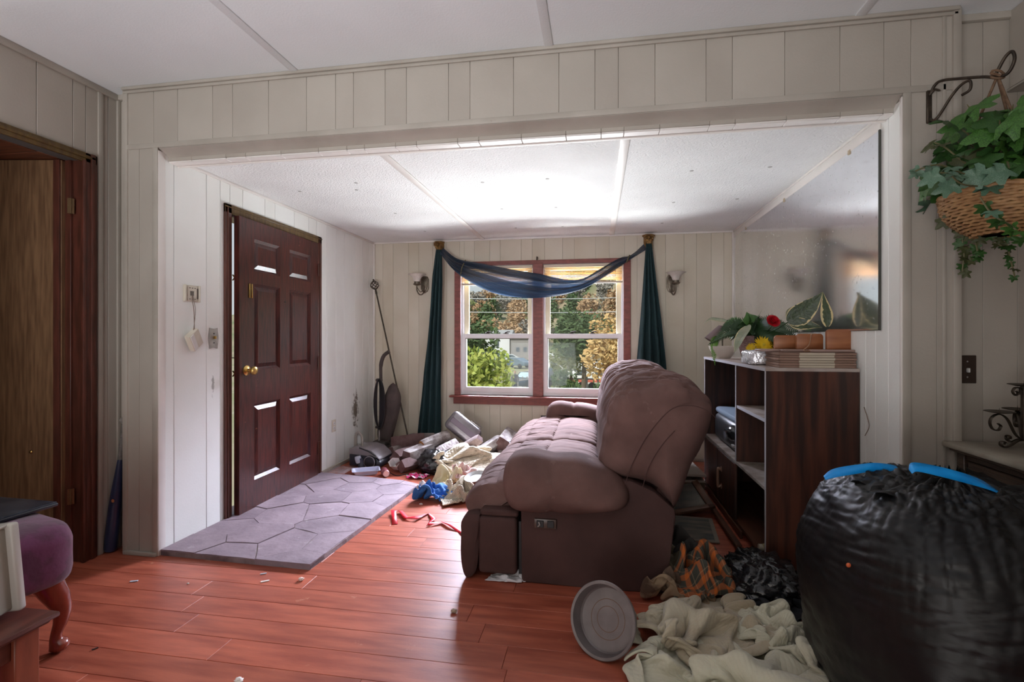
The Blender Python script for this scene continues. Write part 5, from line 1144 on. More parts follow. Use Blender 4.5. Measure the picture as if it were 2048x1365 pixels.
def crumple(seed, amp): return lambda qv, d: qv*(1+amp*(abs(noise.noise(d*3+Vector((seed, 0, 0))))*1.4-abs(noise.noise(d*7+Vector((0, seed, 0))))*.8))
c = PZ(862, 950, 0); q = B(); q.blob((c.x, c.y+.14, .085), (.16, .19, .11), None, 2.2, fn=crumple(4, .16), nu=60, nv=34); tag(q.end('black_bag', PLB, None, ang=180), 'small black plastic bag between the firewood and the crochet blanket', 'bag')
c = PY(1030, 902, 4.60); q = B(); q.blob((c.x+.03, 4.72, .16), (.11, .12, .12), None, 2.2, fn=crumple(9, .35), nu=60, nv=34); tag(q.end('silver_bag', M('silver_black_plastic', (.30, .30, .34), .15, (.03, .03, .035), 14, metal=.7, bump=.8, bs=26, vdetail=3), None, ang=40), 'crinkled silver and black plastic bag wedged between firewood and sofa', 'bag')

# ------------------------------------------------------------------ clothes between sofa and cabinet
def cz(px, py, z=0): v = PZ(px, py, z); return v
QUI = M('cream_quilt', (.56, .545, .42), .92, (.46, .42, .32), 2.2, sheen=.3); weave(QUI, 58, .35)
QUT = M('tan_quilt', (.38, .31, .21), .92, (.46, .41, .31), 2.5, sheen=.3); weave(QUT, 58, .3)
cloth('quilt', 'cream_quilt', 'large cream quilted bedspread rumpled in the right foreground beside the rubbish bag', 'quilt', QUI, (.46, 1.84, .012), (.82, .70, .15), 12, th=.012, sub=1)
cloth('quilt', 'tan_quilt', 'tan quilted blanket heaped on the far side of the cream bedspread', 'quilt', QUT, (.46, 2.17, .03), (.62, .46, .13), -150, th=.012, sub=1)
cloth('quilt2', 'cream_quilted_pad', 'folded cream quilted pad at the back right of the quilts, against the rubbish bag', 'quilt', QUI, (.70, 2.20, .03), (.36, .34, .12), 60, th=.010)
cloth('small1', 'cream_towel', 'cream cloth sticking out behind the round cake pan', 'cloth', QUI, (.06, 2.18, .006), (.24, .22, .14), 100, th=.008)
PLD = bpy.data.materials.new('orange_plaid'); PLD.use_nodes = True; N = PLD.node_tree.nodes; L = PLD.node_tree.links; p = N['Principled BSDF']; p.inputs['Roughness'].default_value = .9
uv = N.new('ShaderNodeUVMap'); mp = N.new('ShaderNodeMapping'); mp.inputs['Scale'].default_value = (7, 6, 1); L.new(uv.outputs[0], mp.inputs[0]); sx = N.new('ShaderNodeSeparateXYZ'); L.new(mp.outputs[0], sx.inputs[0])
def band(s):
    f = N.new('ShaderNodeMath'); f.operation = 'FRACT'; L.new(sx.outputs[s], f.inputs[0]); r = N.new('ShaderNodeValToRGB'); r.color_ramp.interpolation = 'CONSTANT'; e = r.color_ramp.elements
    e[0].position = 0; e[0].color = (.045, .045, .035, 1); e[1].position = .3; e[1].color = (.50, .12, .02, 1)
    for pos, cl_ in ((.62, (.045, .045, .035, 1)), (.78, (.22, .16, .10, 1)), (.84, (.045, .045, .035, 1))): x = e.new(pos); x.color = cl_
    L.new(f.outputs[0], r.inputs[0]); return r.outputs[0]
mx = N.new('ShaderNodeMix'); mx.data_type = 'RGBA'; mx.inputs[0].default_value = .5; L.new(band('X'), mx.inputs[6]); L.new(band('Y'), mx.inputs[7]); L.new(mx.outputs[2], p.inputs['Base Color'])
cloth('small1', 'plaid_shirt', 'orange and black plaid shirt bunched up behind the quilts', 'shirt', PLD, (.46, 2.56, .02), (.36, .34, .18), 20, th=.005, sub=1, under=dome(.46, 2.56, .25, .25, .06))
cloth('small2', 'tan_camouflage_cloth', 'tan and brown blotched cloth squeezed against the sofa back corner', 'cloth', M('tan_blotched', (.30, .21, .13), .9, (.10, .06, .04), 9, vr=(.45, .55)), (.37, 2.46, .01), (.16, .34, .17), 75, th=.005)
cloth('small3', 'dark_grey_shirt', 'dark grey shirt crumpled behind the plaid shirt at the sofa base', 'shirt', M('charcoal_cotton', (.075, .068, .066), .9), (.50, 2.98, .008), (.40, .34, .15), 130, th=.005)
cloth('small2', 'light_grey_tee', 'light grey T-shirt in folds between the plaid shirt and the black liner', 'shirt', M('light_grey_cotton', (.26, .24, .23), .9), (.64, 2.72, .008), (.36, .34, .14), 160, th=.005)
cloth('small1', 'olive_rag', 'small olive brown rag at the foot of the sofa back', 'cloth', M('olive_cotton', (.17, .14, .09), .9), (.38, 2.86, .006), (.16, .26, .12), 60, th=.005)
q = B(); q.blob((.78, 2.62, .075), (.17, .20, .10), None, 2.2, fn=crumple(2, .22), nu=90, nv=50); tag(q.end('black_liner', PLB, None, ang=180), 'crumpled black bin liner on the floor in front of the cabinet', 'bag')
cloth('small3', 'grey_green_sheet', 'grey green sheet spread along the foot of the cabinet side', 'sheet', M('grey_green_cotton', (.055, .06, .055), .9), (1.00, 2.62, .008), (.42, .26, .07), 5, th=.005)
cloth('small2', 'black_sheet', 'black cloth on the floor between the cream pad and the cabinet', 'cloth', M('black_cotton', (.014, .014, .018), .9), (.86, 2.42, .006), (.34, .26, .09), 25, th=.005)
# pictures and boards on the floor
fp = thing('picture_print', 'unframed landscape print lying on the floor behind the sofa', 'picture', (.62, 3.55, 0))
q = B(); q.obox((.60, 3.42, .008), (.30, .42, .008), RZ(-6), .001); q.end('board', M('print_board', (.28, .24, .19), .7), fp, smooth=False)
PRT = M('landscape_print', (.05, .06, .065), .5, (.20, .17, .13), 5, stretch=(1, 4, 1)); q = B(); q.obox((.60, 3.42, .0125), (.25, .37, .001), RZ(-6)); q.end('print', PRT, fp, smooth=False)
pf = thing('framed_picture', 'brown wooden picture frame resting on the print behind the sofa', 'picture frame', (.62, 3.85, 0))
FRM = M('brown_frame_wood', (.16, .07, .04), .4, (.08, .035, .02), 10)
Rf = RZ(6)@RX(9)@RY(-12); cf = Vector((.60, 3.86, .075))
for (dx, dy, w, l) in ((-.16, 0, .05, .46), (.16, 0, .05, .46), (0, -.205, .37, .05), (0, .205, .37, .05)): B().obox(cf+Rf@Vector((dx, dy, 0)), (w, l, .022), Rf, .006, 2).end('frame_side', FRM, pf)
B().obox(cf+Rf@Vector((0, 0, -.004)), (.28, .37, .006), Rf).end('picture', M('dark_picture', (.05, .05, .055), .25, (.14, .12, .10), 6), pf, smooth=False)
for k, (z, dx, lab) in enumerate(((.16, 0, 'lower'), (.205, .01, 'upper'))):
    q = B(); q.obox((.70+dx, 4.25, z-.02), (.20, .42, .018), RZ(4), .003); tag(q.end('wooden_board', M('pale_board', (.30, .24, .20), .6), None), '%s of two pale boards stacked behind the sofa near the cabinet' % lab, 'board', 'boards behind the sofa')
q = B(); q.box(.58, .82, 4.08, 4.42, 0, .129, .004); tag(q.end('cardboard_box', M('brown_cardboard', (.14, .09, .055), .85), None), 'low brown box under the two boards behind the sofa', 'box')
b0 = PZ(1412, 1000, .02); b1 = PZ(1478, 1098, .02)
q = B(); dd = (b1-b0); q.obox((b0+b1)/2+Vector((0, 0, .012)), (dd.length, .035, .022), RZ(math.degrees(math.atan2(dd.y, dd.x))), .003); tag(q.end('wooden_rail', WALH, None), 'dark wooden rail lying loose along the cabinet foot', 'rail')
for k, (px, py, s, lab) in enumerate(((1517, 1082, .03, 'small pale bottle cap on the cabinet bottom shelf'), (1524, 1072, .028, 'small brass coloured tube on the cabinet bottom shelf'))):
    c = PY(px, py, 2.98); q = B(); q.lathe([(0, 0), (.016, 0), (.018, .02), (.012, .04), (0, .042)], (c.x, 2.98, .086), RY(80) if k else RY(95), 14); tag(q.end('bottle', M('pale_bottle' if not k else 'brassy_tube', (.5, .46, .36) if not k else (.4, .33, .18), .4), None), lab, 'bottle', 'bits on the bottom shelf')

c = PZ(1008, 1163, .0); cloth('small1', 'white_rag', 'white rag peeking out from under the sofa footrest', 'cloth', M('white_cotton', (.62, .60, .62), .9), (c.x+.01, c.y+.04, .004), (.22, .12, .035), 0, th=.004)
# ------------------------------------------------------------------ cake pan
pn = PY(1208, 1240, 2.03); cp = thing('cake_pan', 'round worn aluminium cake pan tipped up against the quilts', 'cake pan', (pn.x, pn.y, 0))
nrm = Vector((-.42, -.80, .36)).normalized(); Rp = nrm.to_track_quat('Z', 'Y').to_matrix()
ALU = M('worn_aluminium', (.24, .215, .215), .42, (.17, .145, .145), 9, metal=.55, dirt=(.16, .08, .04), ds=22, dth=.66); 
r = .128
q = B(); q.lathe([(r-.008, -.03), (r, .02), (r+.010, .021), (r+.013, .017), (r+.010, .014), (r+.003, .014), (r-.004, -.033), (r-.012, -.040), (0, -.040), (0, -.036), (r-.014, -.036), (r-.008, -.03)], pn, Rp, 64); q.end('pan', ALU, cp)
for rr_ in (.045, .072):
    q = B(); q.lathe([(rr_, -.0358), (rr_+.0012, -.0352), (rr_+.0024, -.0358)], pn, Rp, 48); q.end('baked_ring', M('baked_stain', (.16, .09, .05), .7), cp)
# ------------------------------------------------------------------ rubbish bag
BAG = M('black_bin_bag', (.006, .006, .007), .42, (.010, .010, .010), 6, bump=.10, bs=14, bst=(1, 1, 3.5), spec=.32)
BC = Vector((1.085, 1.80, .385)); br = (.375, .46, .43)
def bagf(qv, d):
    # long pulled creases that radiate from the tie and from two snags, plus slack bulges
    a_ = math.atan2(d.y, d.x); h = math.asin(max(-1, min(1, d.z)))
    q2 = qv.copy(); k = 0
    k += .060*noise.noise(Vector((d.x*1.6, d.y*1.6, d.z*1.6+4)))
    cr = noise.noise(Vector((a_*1.1+h*1.3, h*8-a_*2.6, 3.1))); k += -.010*max(0, 1-abs(cr)*5)*(1-abs(d.z)**6)
    cr2 = noise.noise(Vector((a_*9, h*2.2+5, 1.7))); k += -.014*max(0, 1-abs(cr2)*4)*max(0, (d.z-.1))
    cr3 = noise.noise(Vector((a_*4+h*4, h*20, 8))); k += .0035*cr3+.012*noise.noise(Vector((a_*1.7-h*1.2, h*4+a_*2, 4)))-.006*max(0, 1-abs(noise.noise(Vector((a_*1.5, h*17-a_*4, 6))))*5)
    if d.z > .75: k += .12*(d.z-.75)*(abs(noise.noise(Vector((d.x*14, d.y*14, 2))))*2.4)-.03*(d.z-.75)*4
    return q2*(1+k)
q = B(); q.blob(BC, br, None, 2.7, fn=bagf, nu=300, nv=170); 
for v in q.bm.verts:
    if v.co.z < .004: v.co.z = .004
rbg = thing('rubbish_bag', 'huge full black rubbish bag with blue drawstring in the right foreground', 'rubbish bag', (BC.x, BC.y, 0))
q.end('bag', BAG, rbg, ang=180)
rr5 = random.Random(4); q = B()
q.grid(lambda u, v: Vector((BC.x+.00, BC.y-.03, .775)) + Vector(((.04+.20*v)*math.cos(2*math.pi*u)*(1+.12*math.sin(u*60)), (.04+.16*v)*math.sin(2*math.pi*u)*(1+.12*math.sin(u*47)), .050*(1-v)**1.5+.016*math.sin(u*2*math.pi*19+v*3)*(1-v*.6)+.014*nz(u*30, v*6))), 120, 14, True)
q.end('gathered_neck', BAG, rbg, ang=180)
BLU = M('blue_drawstring', (.005, .25, .70), .35, (.01, .32, .80), 20)
for pts in (((1650, 957), (1672, 948), (1710, 940), (1750, 935), (1795, 940), (1806, 946)), ((1822, 944), (1835, 936), (1880, 944), (1930, 957), (1975, 972), (2006, 988))):
    cur = spline([PY(x, y, 1.86 if x < 1815 else 1.66) for x, y in pts], 8); q = B(); V = []
    for i, p in enumerate(cur):
        t = i/(len(cur)-1); w = .012*math.sin(math.pi*min(1, max(.05, t*.9+.06)))+.002; V.append((q.bm.verts.new(p+Vector((0, -.004, -w))), q.bm.verts.new(p+Vector((0, .012+.01*math.sin(t*9), w)))))
    for A, C in zip(V, V[1:]): q.bm.faces.new((A[0], A[1], C[1], C[0]))
    o = q.end('drawstring', BLU, rbg, ang=60); o['label'] = 'blue drawstring ribbon'; m = o.modifiers.new('t', 'SOLIDIFY'); m.thickness = .0015
q = B(); c = PY(1697, 1131, 1.42); q.blob(c, (.006, .004, .006), nu=8, nv=6)
q.end('orange_speck', M('orange_speck', (.5, .10, .03), .5), rbg)

# ------------------------------------------------------------------ dresser and candelabra
OAK_WOOD = M('worn_dark_oak', (.085, .055, .038), .38, (.04, .026, .02), 10, stretch=(3, .6, 6), bump=.15, dirt=(.22, .18, .15), ds=20, dth=.66)
DUSTY_OAK = M('dusty_dresser_top', (.34, .31, .25), .55, (.20, .17, .13), 5, dirt=(.5, .47, .4), ds=30, dth=.66)
ds = thing('dresser', 'worn dark oak dresser with dusty top at the right edge', 'dresser', (1.75, 2.0, 0))
FRONTX, BACKY = 1.478, 2.475
q = B(); q.box(FRONTX, 2.02, 1.30, BACKY, .777, .80, .006, seg=2); q.end('top_board', DUSTY_OAK, ds)
q = B(); q.box(FRONTX+.018, 2.0, 1.31, BACKY-.018, .762, .777, .004); q.end('moulding', OAK_WOOD, ds)
q = B(); q.box(FRONTX+.04, FRONTX+.085, BACKY-.075, BACKY-.03, 0, .762, .003).box(FRONTX+.04, FRONTX+.085, 1.32, 1.365, 0, .762, .003).box(1.94, 1.985, BACKY-.075, BACKY-.03, 0, .762, .003).box(1.94, 1.985, 1.32, 1.365, 0, .762, .003); 
q.box(FRONTX+.06, 1.985, BACKY-.05, BACKY-.035, .05, .762).box(FRONTX+.06, 1.985, 1.33, 1.345, .05, .762).box(1.97, 1.985, 1.36, BACKY-.05, .05, .762); q.box(FRONTX+.052, FRONTX+.07, 1.36, BACKY-.07, .735, .762); q.end('carcass', OAK_WOOD, ds)
for k, (z0, z1) in enumerate(((.62, .73), (.43, .605), (.235, .415), (.05, .22))):
    q = B(); q.box(FRONTX+.050, FRONTX+.068, 1.37, BACKY-.08, z0, z1, .003); q.box(FRONTX+.044, FRONTX+.052, 1.38, BACKY-.09, z0+.012, z1-.012, .004); dw = q.end('drawer', OAK_WOOD, ds)
    q = B(); [q.lathe([(0, .028), (.012, .026), (.016, .018), (.008, .01), (.008, 0)], (FRONTX+.044, yy, (z0+z1)/2), Matrix.Rotation(-math.pi/2, 3, 'Y'), 14) for yy in (1.65,)]; q.end('knob', BRZ, dw)
cn = Vector((1.715, 2.37, .80)); cd_ = thing('iron_candelabra', 'black wrought iron candelabra with scrolled arms on the dresser', 'candelabra', cn)
STEM = .255
q = B(); q.tube([cn+Vector((0, 0, .03)), cn+Vector((0, 0, STEM-.01))], .011, 8); q.end('stem', IRON, cd_)
def scroll(cx, r0, turns, a0, n_=22, grow=.55, sgn=1): return [Vector((cx.x+sgn*r0*(1-grow*t/n_)*math.cos(a0+turns*2*math.pi*t/n_), 0, cx.z+r0*(1-grow*t/n_)*math.sin(a0+turns*2*math.pi*t/n_))) for t in range(n_+1)]
def rotz(p, a_): return Vector((p.x*math.cos(a_), p.x*math.sin(a_), p.z))
for k, a_ in enumerate((math.radians(186), math.radians(306), math.radians(66))):
    arm_ = spline([Vector((.006, 0, .03)), Vector((.035, 0, .055)), Vector((.065, 0, .115)), Vector((.095, 0, .135)), Vector((.122, 0, .125)), Vector((.132, 0, .10)), Vector((.122, 0, .075)), Vector((.100, 0, .07)), Vector((.090, 0, .086)), Vector((.10, 0, .096))], 6)
    q = B(); q.tube([cn+rotz(p, a_) for p in arm_], .006, 8, flat=(1.4, .5)); q.end('scroll_arm', IRON, cd_)
    q = B(); q.lathe([(0, .140), (.03, .141), (.050, .146), (.048, .148), (.03, .144), (0, .143)], cn+rotz(Vector((.095, 0, 0)), a_), None, 24); q.end('drip_pan', IRON, cd_)
    q = B(); q.tube([cn+rotz(Vector((.095, 0, .14)), a_), cn+rotz(Vector((.095, 0, .160)), a_)], [.002, .0006], 6); q.end('candle_spike', IRON, cd_)
    ft = spline([Vector((.0, 0, .030)), Vector((.035, 0, .028)), Vector((.075, 0, .010)), Vector((.10, 0, .006)), Vector((.118, 0, .014)), Vector((.115, 0, .028)), Vector((.10, 0, .026)), Vector((.10, 0, .016))], 6)
    q = B(); q.tube([cn+rotz(p, a_+.25) for p in ft], .006, 8, flat=(1.4, .5)); q.end('scroll_foot', IRON, cd_)
    sc2 = spline([Vector((.006, 0, STEM-.02)), Vector((.02, 0, STEM-.012)), Vector((.036, 0, STEM-.012)), Vector((.044, 0, STEM-.028)), Vector((.034, 0, STEM-.042)), Vector((.024, 0, STEM-.034)), Vector((.030, 0, STEM-.026))], 5)
    q = B(); q.tube([cn+rotz(p, a_) for p in sc2], .005, 8, flat=(1.5, .6)); q.end('scroll', IRON, cd_)
q = B(); q.lathe([(0, STEM-.006), (.03, STEM-.004), (.052, STEM+.002), (.05, STEM+.004), (.03, STEM), (0, STEM-.002)], cn, None, 24); q.end('drip_pan', IRON, cd_)
q = B(); q.tube([cn+Vector((0, 0, STEM)), cn+Vector((0, 0, STEM+.02))], [.002, .0006], 6); q.end('candle_spike', IRON, cd_)
wv = thing('wire_plate_stand', 'curled dark wire stand at the frame edge behind the candelabra', 'plate stand', (1.86, 2.44, .80))
q = B(); q.tube(spline([(1.90, 2.44, .802), (1.84, 2.44, .86), (1.815, 2.44, .93), (1.84, 2.44, 1.0), (1.88, 2.44, 1.02)], 6), .004, 6); q.tube(spline([(1.82, 2.44, .802), (1.86, 2.44, .84), (1.92, 2.44, .86)], 6), .004, 6); q.end('wire', IRON, wv)

# ------------------------------------------------------------------ hanging basket
hk = Vector((1.545, 2.26, 2.215)); wl0 = Vector((1.436, 2.488, 2.255)); hb = thing('wall_bracket', 'black iron scroll bracket on the panelling holding the ivy basket', 'bracket', wl0)
q = B(); q.box(wl0.x-.010, wl0.x+.010, 2.478, 2.49, 2.19, 2.335, .003); q.end('wall_strap', IRON, hb)
dh = Vector((hk.x-wl0.x, hk.y-wl0.y, 0)); 
def hp_(t, z): return Vector((wl0.x+dh.x*t, 2.478+(hk.y-2.478)*t, z))
q = B(); q.tube(spline([hp_(0, 2.31), hp_(.08, 2.345), hp_(.2, 2.352), hp_(.5, 2.325), hp_(.8, 2.295), hp_(1.0, 2.27), hp_(1.14, 2.27), hp_(1.22, 2.31), hp_(1.19, 2.345), hp_(1.10, 2.335), hp_(.98, 2.285)], 6), .006, 8); q.end('top_arm', IRON, hb)
q = B(); q.tube(spline([hp_(0, 2.21), hp_(.06, 2.195), hp_(.16, 2.21), hp_(.35, 2.27), hp_(.5, 2.30), hp_(.62, 2.30), hp_(.62, 2.265), hp_(.50, 2.255)], 6), .0055, 8); q.end('brace_scroll', IRON, hb)
for z, s in ((2.315, 1), (2.205, -1)):
    q = B(); q.tube(spline([hp_(.0, z), hp_(.08, z+.012*s), hp_(.17, z-.004*s)], 4), [.006]*4+[.005]*4+[.002], 6); q.end('curl', IRON, hb)
pc = Vector((hk.x+.015, hk.y, 0)); bk_ = thing('hanging_basket', 'wicker basket of trailing artificial ivy hanging from the iron bracket', 'hanging plant', (pc.x, pc.y, 1.66))
WK = M('wicker', (.42, .24, .10), .6, (.28, .14, .055), 40, bump=.3)
q = B()
nw = 46
def bw_(u, v):
    z = 1.655+.165*v; r = .185*math.sin(math.pi/2*(.30+.70*v)**.8); a = 2*math.pi*u; return a, r, z
rows = 15
for j in range(rows):
    v = j/(rows-1); z = 1.655+.15*v; r = .06+.125*math.sin(math.pi/2*min(1, .12+v))**.9
    q.tube([(pc.x+(r+.005*(-1)**(i+j))*math.cos(2*math.pi*i/nw), pc.y+(r+.005*(-1)**(i+j))*math.sin(2*math.pi*i/nw), z+.0015*math.sin(i*3+j)) for i in range(nw)], .0062, 5, closed=True)
for f in range(3): q.lathe([(0, 1.652), (.06, 1.652), (.065, 1.66), (0, 1.66)], pc, None, 24)
wo = q.end('wicker_bowl', WK, bk_, ang=70)
q = B(); q.tube([(pc.x+.188*math.cos(2*math.pi*i/60), pc.y+.188*math.sin(2*math.pi*i/60), 1.812+.004*math.sin(i)) for i in range(60)], .011, 8, closed=True); q.end('rim', WK, bk_)
TWN = M('jute_twine', (.20, .12, .07), .9, (.12, .07, .04), 60, bump=.4)
for k in range(3):
    a = 2*math.pi*k/3+.5; q = B(); q.tube([hk+Vector((0, 0, .06)), (pc.x+.17*math.cos(a), pc.y+.17*math.sin(a), 1.82)], .005, 6); q.end('hanger_twine', TWN, bk_)
q = B(); [q.tube([hk+Vector((.02*math.cos(t*.7+k), .012*math.sin(t*.7+k), .056+.006*k+.012*math.sin(t*.7))) for t in range(9)], .005, 6, closed=True) for k in range(3)]; q.end('twine_knot', TWN, bk_)
IV = [M('ivy_green', (.07, .20, .03), .42, (.025, .075, .015), 30, bump=.2), M('ivy_dark', (.022, .07, .016), .4, (.04, .11, .022), 30, bump=.2), M('ivy_pale', (.13, .22, .15), .35, (.06, .14, .08), 30, bump=.2), M('ivy_olive', (.075, .085, .03), .5, (.05, .06, .02), 30, bump=.2)]
lobes = [(0, 1), (.10, .86), (.16, .62), (.36, .66), (.46, .56), (.36, .42), (.30, .26), (.46, .16), (.42, .02), (.20, .0), (.04, .10)]
def leafmesh(name, mat, s, cup):
    P = [(0, 1)]+lobes[1:]+[(-x, y) for x, y in reversed(lobes[1:])]; q = B(); c0 = q.bm.verts.new((0, .42*s, .02*s)); V = [q.bm.verts.new((x*s, y*s, (-cup*(abs(x)**1.3)+.10*math.sin(y*5)+.05*math.sin(x*9))*s)) for x, y in P]
    for k in range(len(V)): q.bm.faces.new((c0, V[k], V[(k+1) % len(V)]))
    me = bpy.data.meshes.new(name)
    bmesh.ops.recalc_face_normals(q.bm, faces=q.bm.faces); q.bm.to_mesh(me); q.bm.free(); me.materials.append(mat); me.polygons.foreach_set('use_smooth', [True]*len(me.polygons)); return me
LM = [[leafmesh('leaf', m, 1.0, c_) for c_ in (.25, .55)] for m in IV]
ri = random.Random(11)
def leaf(par, p, out, s, mi):
    out = Vector(out).normalized(); nrm_ = (Vector((-.25, -1, .30))+Vector((ri.uniform(-.45, .45), ri.uniform(-.3, .3), ri.uniform(-.35, .45)))).normalized(); x = out.cross(nrm_).normalized(); z = x.cross(out)
    o = bpy.data.objects.new('leaf', ri.choice(LM[mi])); COL.objects.link(o); o.parent = par; m = Matrix((x, out, z)).transposed().to_4x4() @ Matrix.Scale(s, 4); m.translation = Vector(p)-OFF[par]; o.matrix_local = m
STM = M('ivy_stem', (.14, .13, .06), .6)
def vine(pts, n_, s0, s1, mis):
    cur = spline(pts, 7); q = B(); q.tube(cur, [.003]*(len(cur)-1)+[.001], 5); q.end('vine', STM, bk_)
    for k in range(n_):
        t = (k+.7)/n_; p = lerp_curve(cur, t); tg = (lerp_curve(cur, min(1, t+.05))-lerp_curve(cur, max(0, t-.05))).normalized(); sd = Vector((tg.y, -tg.x, .1)) if tg.xy.length > .2 else Vector((ri.uniform(-1, 1), ri.uniform(-1, 0), 0))
        leaf(bk_, p, tg*.5+sd.normalized()*(1 if k % 2 else -1)+Vector((0, -.1, -.55)), s0+(s1-s0)*t*ri.uniform(.8, 1.2), ri.choice(mis))
def V3(px, py, Y): return PY(px, py, Y)
top0 = Vector((pc.x, pc.y, 1.84))
for k in range(17):      # crown of big leaves above the rim
    a = 2*math.pi*k/17+ri.uniform(-.2, .2); r1 = ri.uniform(.12, .22); zt = ri.uniform(1.90, 2.16)
    e = top0+Vector((r1*math.cos(a), min(r1*math.sin(a), .16), zt-1.84)); vine([top0+Vector((.05*math.cos(a), .05*math.sin(a), -.02)), top0.lerp(e, .5)+Vector((0, 0, .05)), e], 5, .135, .125, [0, 0, 1, 1, 3])
for k in range(16):      # skirt of leaves falling over the rim
    a = 2*math.pi*k/16+ri.uniform(-.2, .2); e = top0+Vector((.23*math.cos(a), min(.23*math.sin(a), .17), ri.uniform(-.02, .06))); vine([top0, top0.lerp(e, .6)+Vector((0, 0, .05)), e], 4, .12, .10, [1, 1, 0, 2])
vine([top0, V3(1935, 330, 2.2), V3(1890, 295, 2.2), V3(1868, 285, 2.2)], 6, .07, .06, [3, 2, 1])
vine([top0, V3(1920, 345, 2.12), V3(1880, 330, 2.08), V3(1850, 335, 2.06), V3(1825, 345, 2.05)], 7, .075, .045, [2, 2, 0])
vine([top0, V3(1930, 370, 2.05), V3(1900, 350, 2.02), V3(1880, 345, 2.0)], 4, .085, .08, [2])
vine([V3(1960, 395, 2.03), V3(1985, 430, 2.02), V3(2020, 450, 2.0), V3(2045, 475, 1.99)], 7, .06, .05, [1, 0, 2])
vine([V3(1935, 400, 2.2), V3(1905, 425, 2.36), V3(1898, 445, 2.4)], 4, .075, .07, [3, 1])
vine([V3(1930, 450, 2.34), V3(1925, 480, 2.38), V3(1928, 510, 2.38), V3(1924, 545, 2.38)], 8, .05, .045, [3, 1])
vine([V3(1945, 455, 2.30), V3(1950, 480, 2.34), V3(1955, 505, 2.34), V3(1948, 520, 2.34)], 6, .05, .04, [3, 1])
vine([V3(2000, 460, 2.30), V3(2012, 485, 2.34), V3(2020, 515, 2.34), V3(2030, 555, 2.34)], 9, .04, .035, [3, 1])
vine([V3(1985, 460, 2.28), V3(1990, 480, 2.32), V3(2005, 495, 2.32)], 4, .04, .035, [3, 1])
cbw2 = B(); cbw2.tube([PY(1938, 290, 2.2), PY(1862, 232, 2.42)], .0012, 4); 

# ------------------------------------------------------------------ baseball bat
b0 = Vector((-2.795, 2.49, .004)); b1 = Vector((-2.742, 2.535, .775)); bt = thing('baseball_bat', 'navy baseball bat with grey taped grip propped in the corner beside the brown door', 'baseball bat', b0)
db = (b1-b0).normalized(); Rb = db.to_track_quat('Z', 'Y').to_matrix()
q = B(); q.lathe([(0, 0), (.028, .004), (.033, .02), (.034, .12), (.033, .25), (.028, .36), (.02, .46), (.015, .53)], b0, Rb, 24); q.end('barrel', M('navy_lacquer', (.018, .022, .055), .28, (.03, .04, .09), 6), bt)
q = B(); q.lathe([(.0152, .53), (.015, .62), (.0145, .74)], b0, Rb, 16); q.end('grip', M('grey_grip_tape', (.14, .13, .12), .85, (.22, .21, .2), 30, bump=.6, bs=90), bt)
q = B(); q.lathe([(.0145, .74), (.026, .755), (.027, .765), (.02, .775), (0, .777)], b0, Rb, 20); q.end('knob', M('worn_knob', (.3, .28, .26), .5), bt)
q = B(); q.lathe([(0, .002), (.010, .001), (.010, 0)], b0+db*.30+Vector((.012, -.030, 0)), Matrix.Rotation(math.pi/2, 3, 'X'), 10); q.end('sticker', M('orange_sticker', (.45, .16, .06), .5), bt)

# ------------------------------------------------------------------ footstool, laptop, case, low table (left foreground)
PUR = M('plum_damask', (.13, .018, .075), .8, (.085, .010, .045), 14, bump=.25, bs=30, sheen=.35, vr=(.45, .55)); CHR = M('cherry_leg', (.27, .045, .022), .25, (.16, .022, .012), 7, stretch=(3, 3, .6), coat=.5)
LEGP = Vector((-2.112, 1.665, 0)); an_ = math.radians(-14); Ro = Matrix.Rotation(an_, 3, 'Z')
fc = LEGP+Ro @ Vector((-.27, -.15, 0)); ot = thing('footstool', 'plum damask footstool on a curved cherry leg, cut by the left edge', 'footstool', fc)
q = B(); q.blob((fc.x, fc.y, .39), (.335, .215, .13), Ro, 5.2, .02, 3, 1, 64, 30); q.end('cushion', PUR, ot, ang=180)
for sx_, sy_ in ((1, 1), (1, -1), (-1, 1), (-1, -1)):
    lp = fc+Ro @ Vector((.27*sx_, .15*sy_, 0)); od = (Ro @ Vector((sx_, sy_, 0))).normalized()
    path = [(-.035, .285), (-.02, .25), (.0, .21), (.012, .17), (.008, .12), (-.004, .08), (-.006, .05), (.004, .025), (.006, .008)]
    cur = spline([lp+od*a_+Vector((0, 0, z)) for a_, z in path], 4); rad = spline([Vector((r_, 0, 0)) for r_ in (.052, .046, .040, .032, .024, .019, .022, .034, .022)], 4)
    q = B(); q.tube(cur, [v.x for v in rad], 16); q.end('leg', CHR, ot)
q = B(); q.obox((fc.x, fc.y, .275), (.50, .27, .03), Ro, .005); q.end('apron_rail', CHR, ot)
lt = thing('closed_laptop', 'closed black laptop lying on the plum footstool', 'laptop', (-2.48, 1.6, .515))
Rl_ = Matrix.Rotation(math.radians(-2), 3, 'Z'); lc = Vector((-2.475, 1.615, .532))
q = B(); q.obox(lc, (.37, .39, .016), Rl_, .006, 3); q.end('body', M('laptop_black', (.012, .015, .022), .3), lt)
q = B(); q.obox(lc+Vector((0, 0, .010)), (.362, .382, .006), Rl_, .0028, 2); q.end('lid', M('laptop_lid', (.02, .028, .04), .25, (.05, .06, .075), 8, stretch=(1, 6, 1)), lt)
TBW = M('table_dark_cherry', (.13, .04, .025), .35, (.07, .022, .015), 8, stretch=(4, .7, 4), bump=.05)
lt_ = thing('low_table', 'low dark cherry side table at the bottom left corner', 'table', (-2.2, 1.15, 0))
q = B(); q.box(-2.32, -1.838, .75, 1.458, .282, .30, .006, seg=2); q.box(-2.30, -1.856, .77, 1.44, .268, .282, .004); q.end('table_top', TBW, lt_)
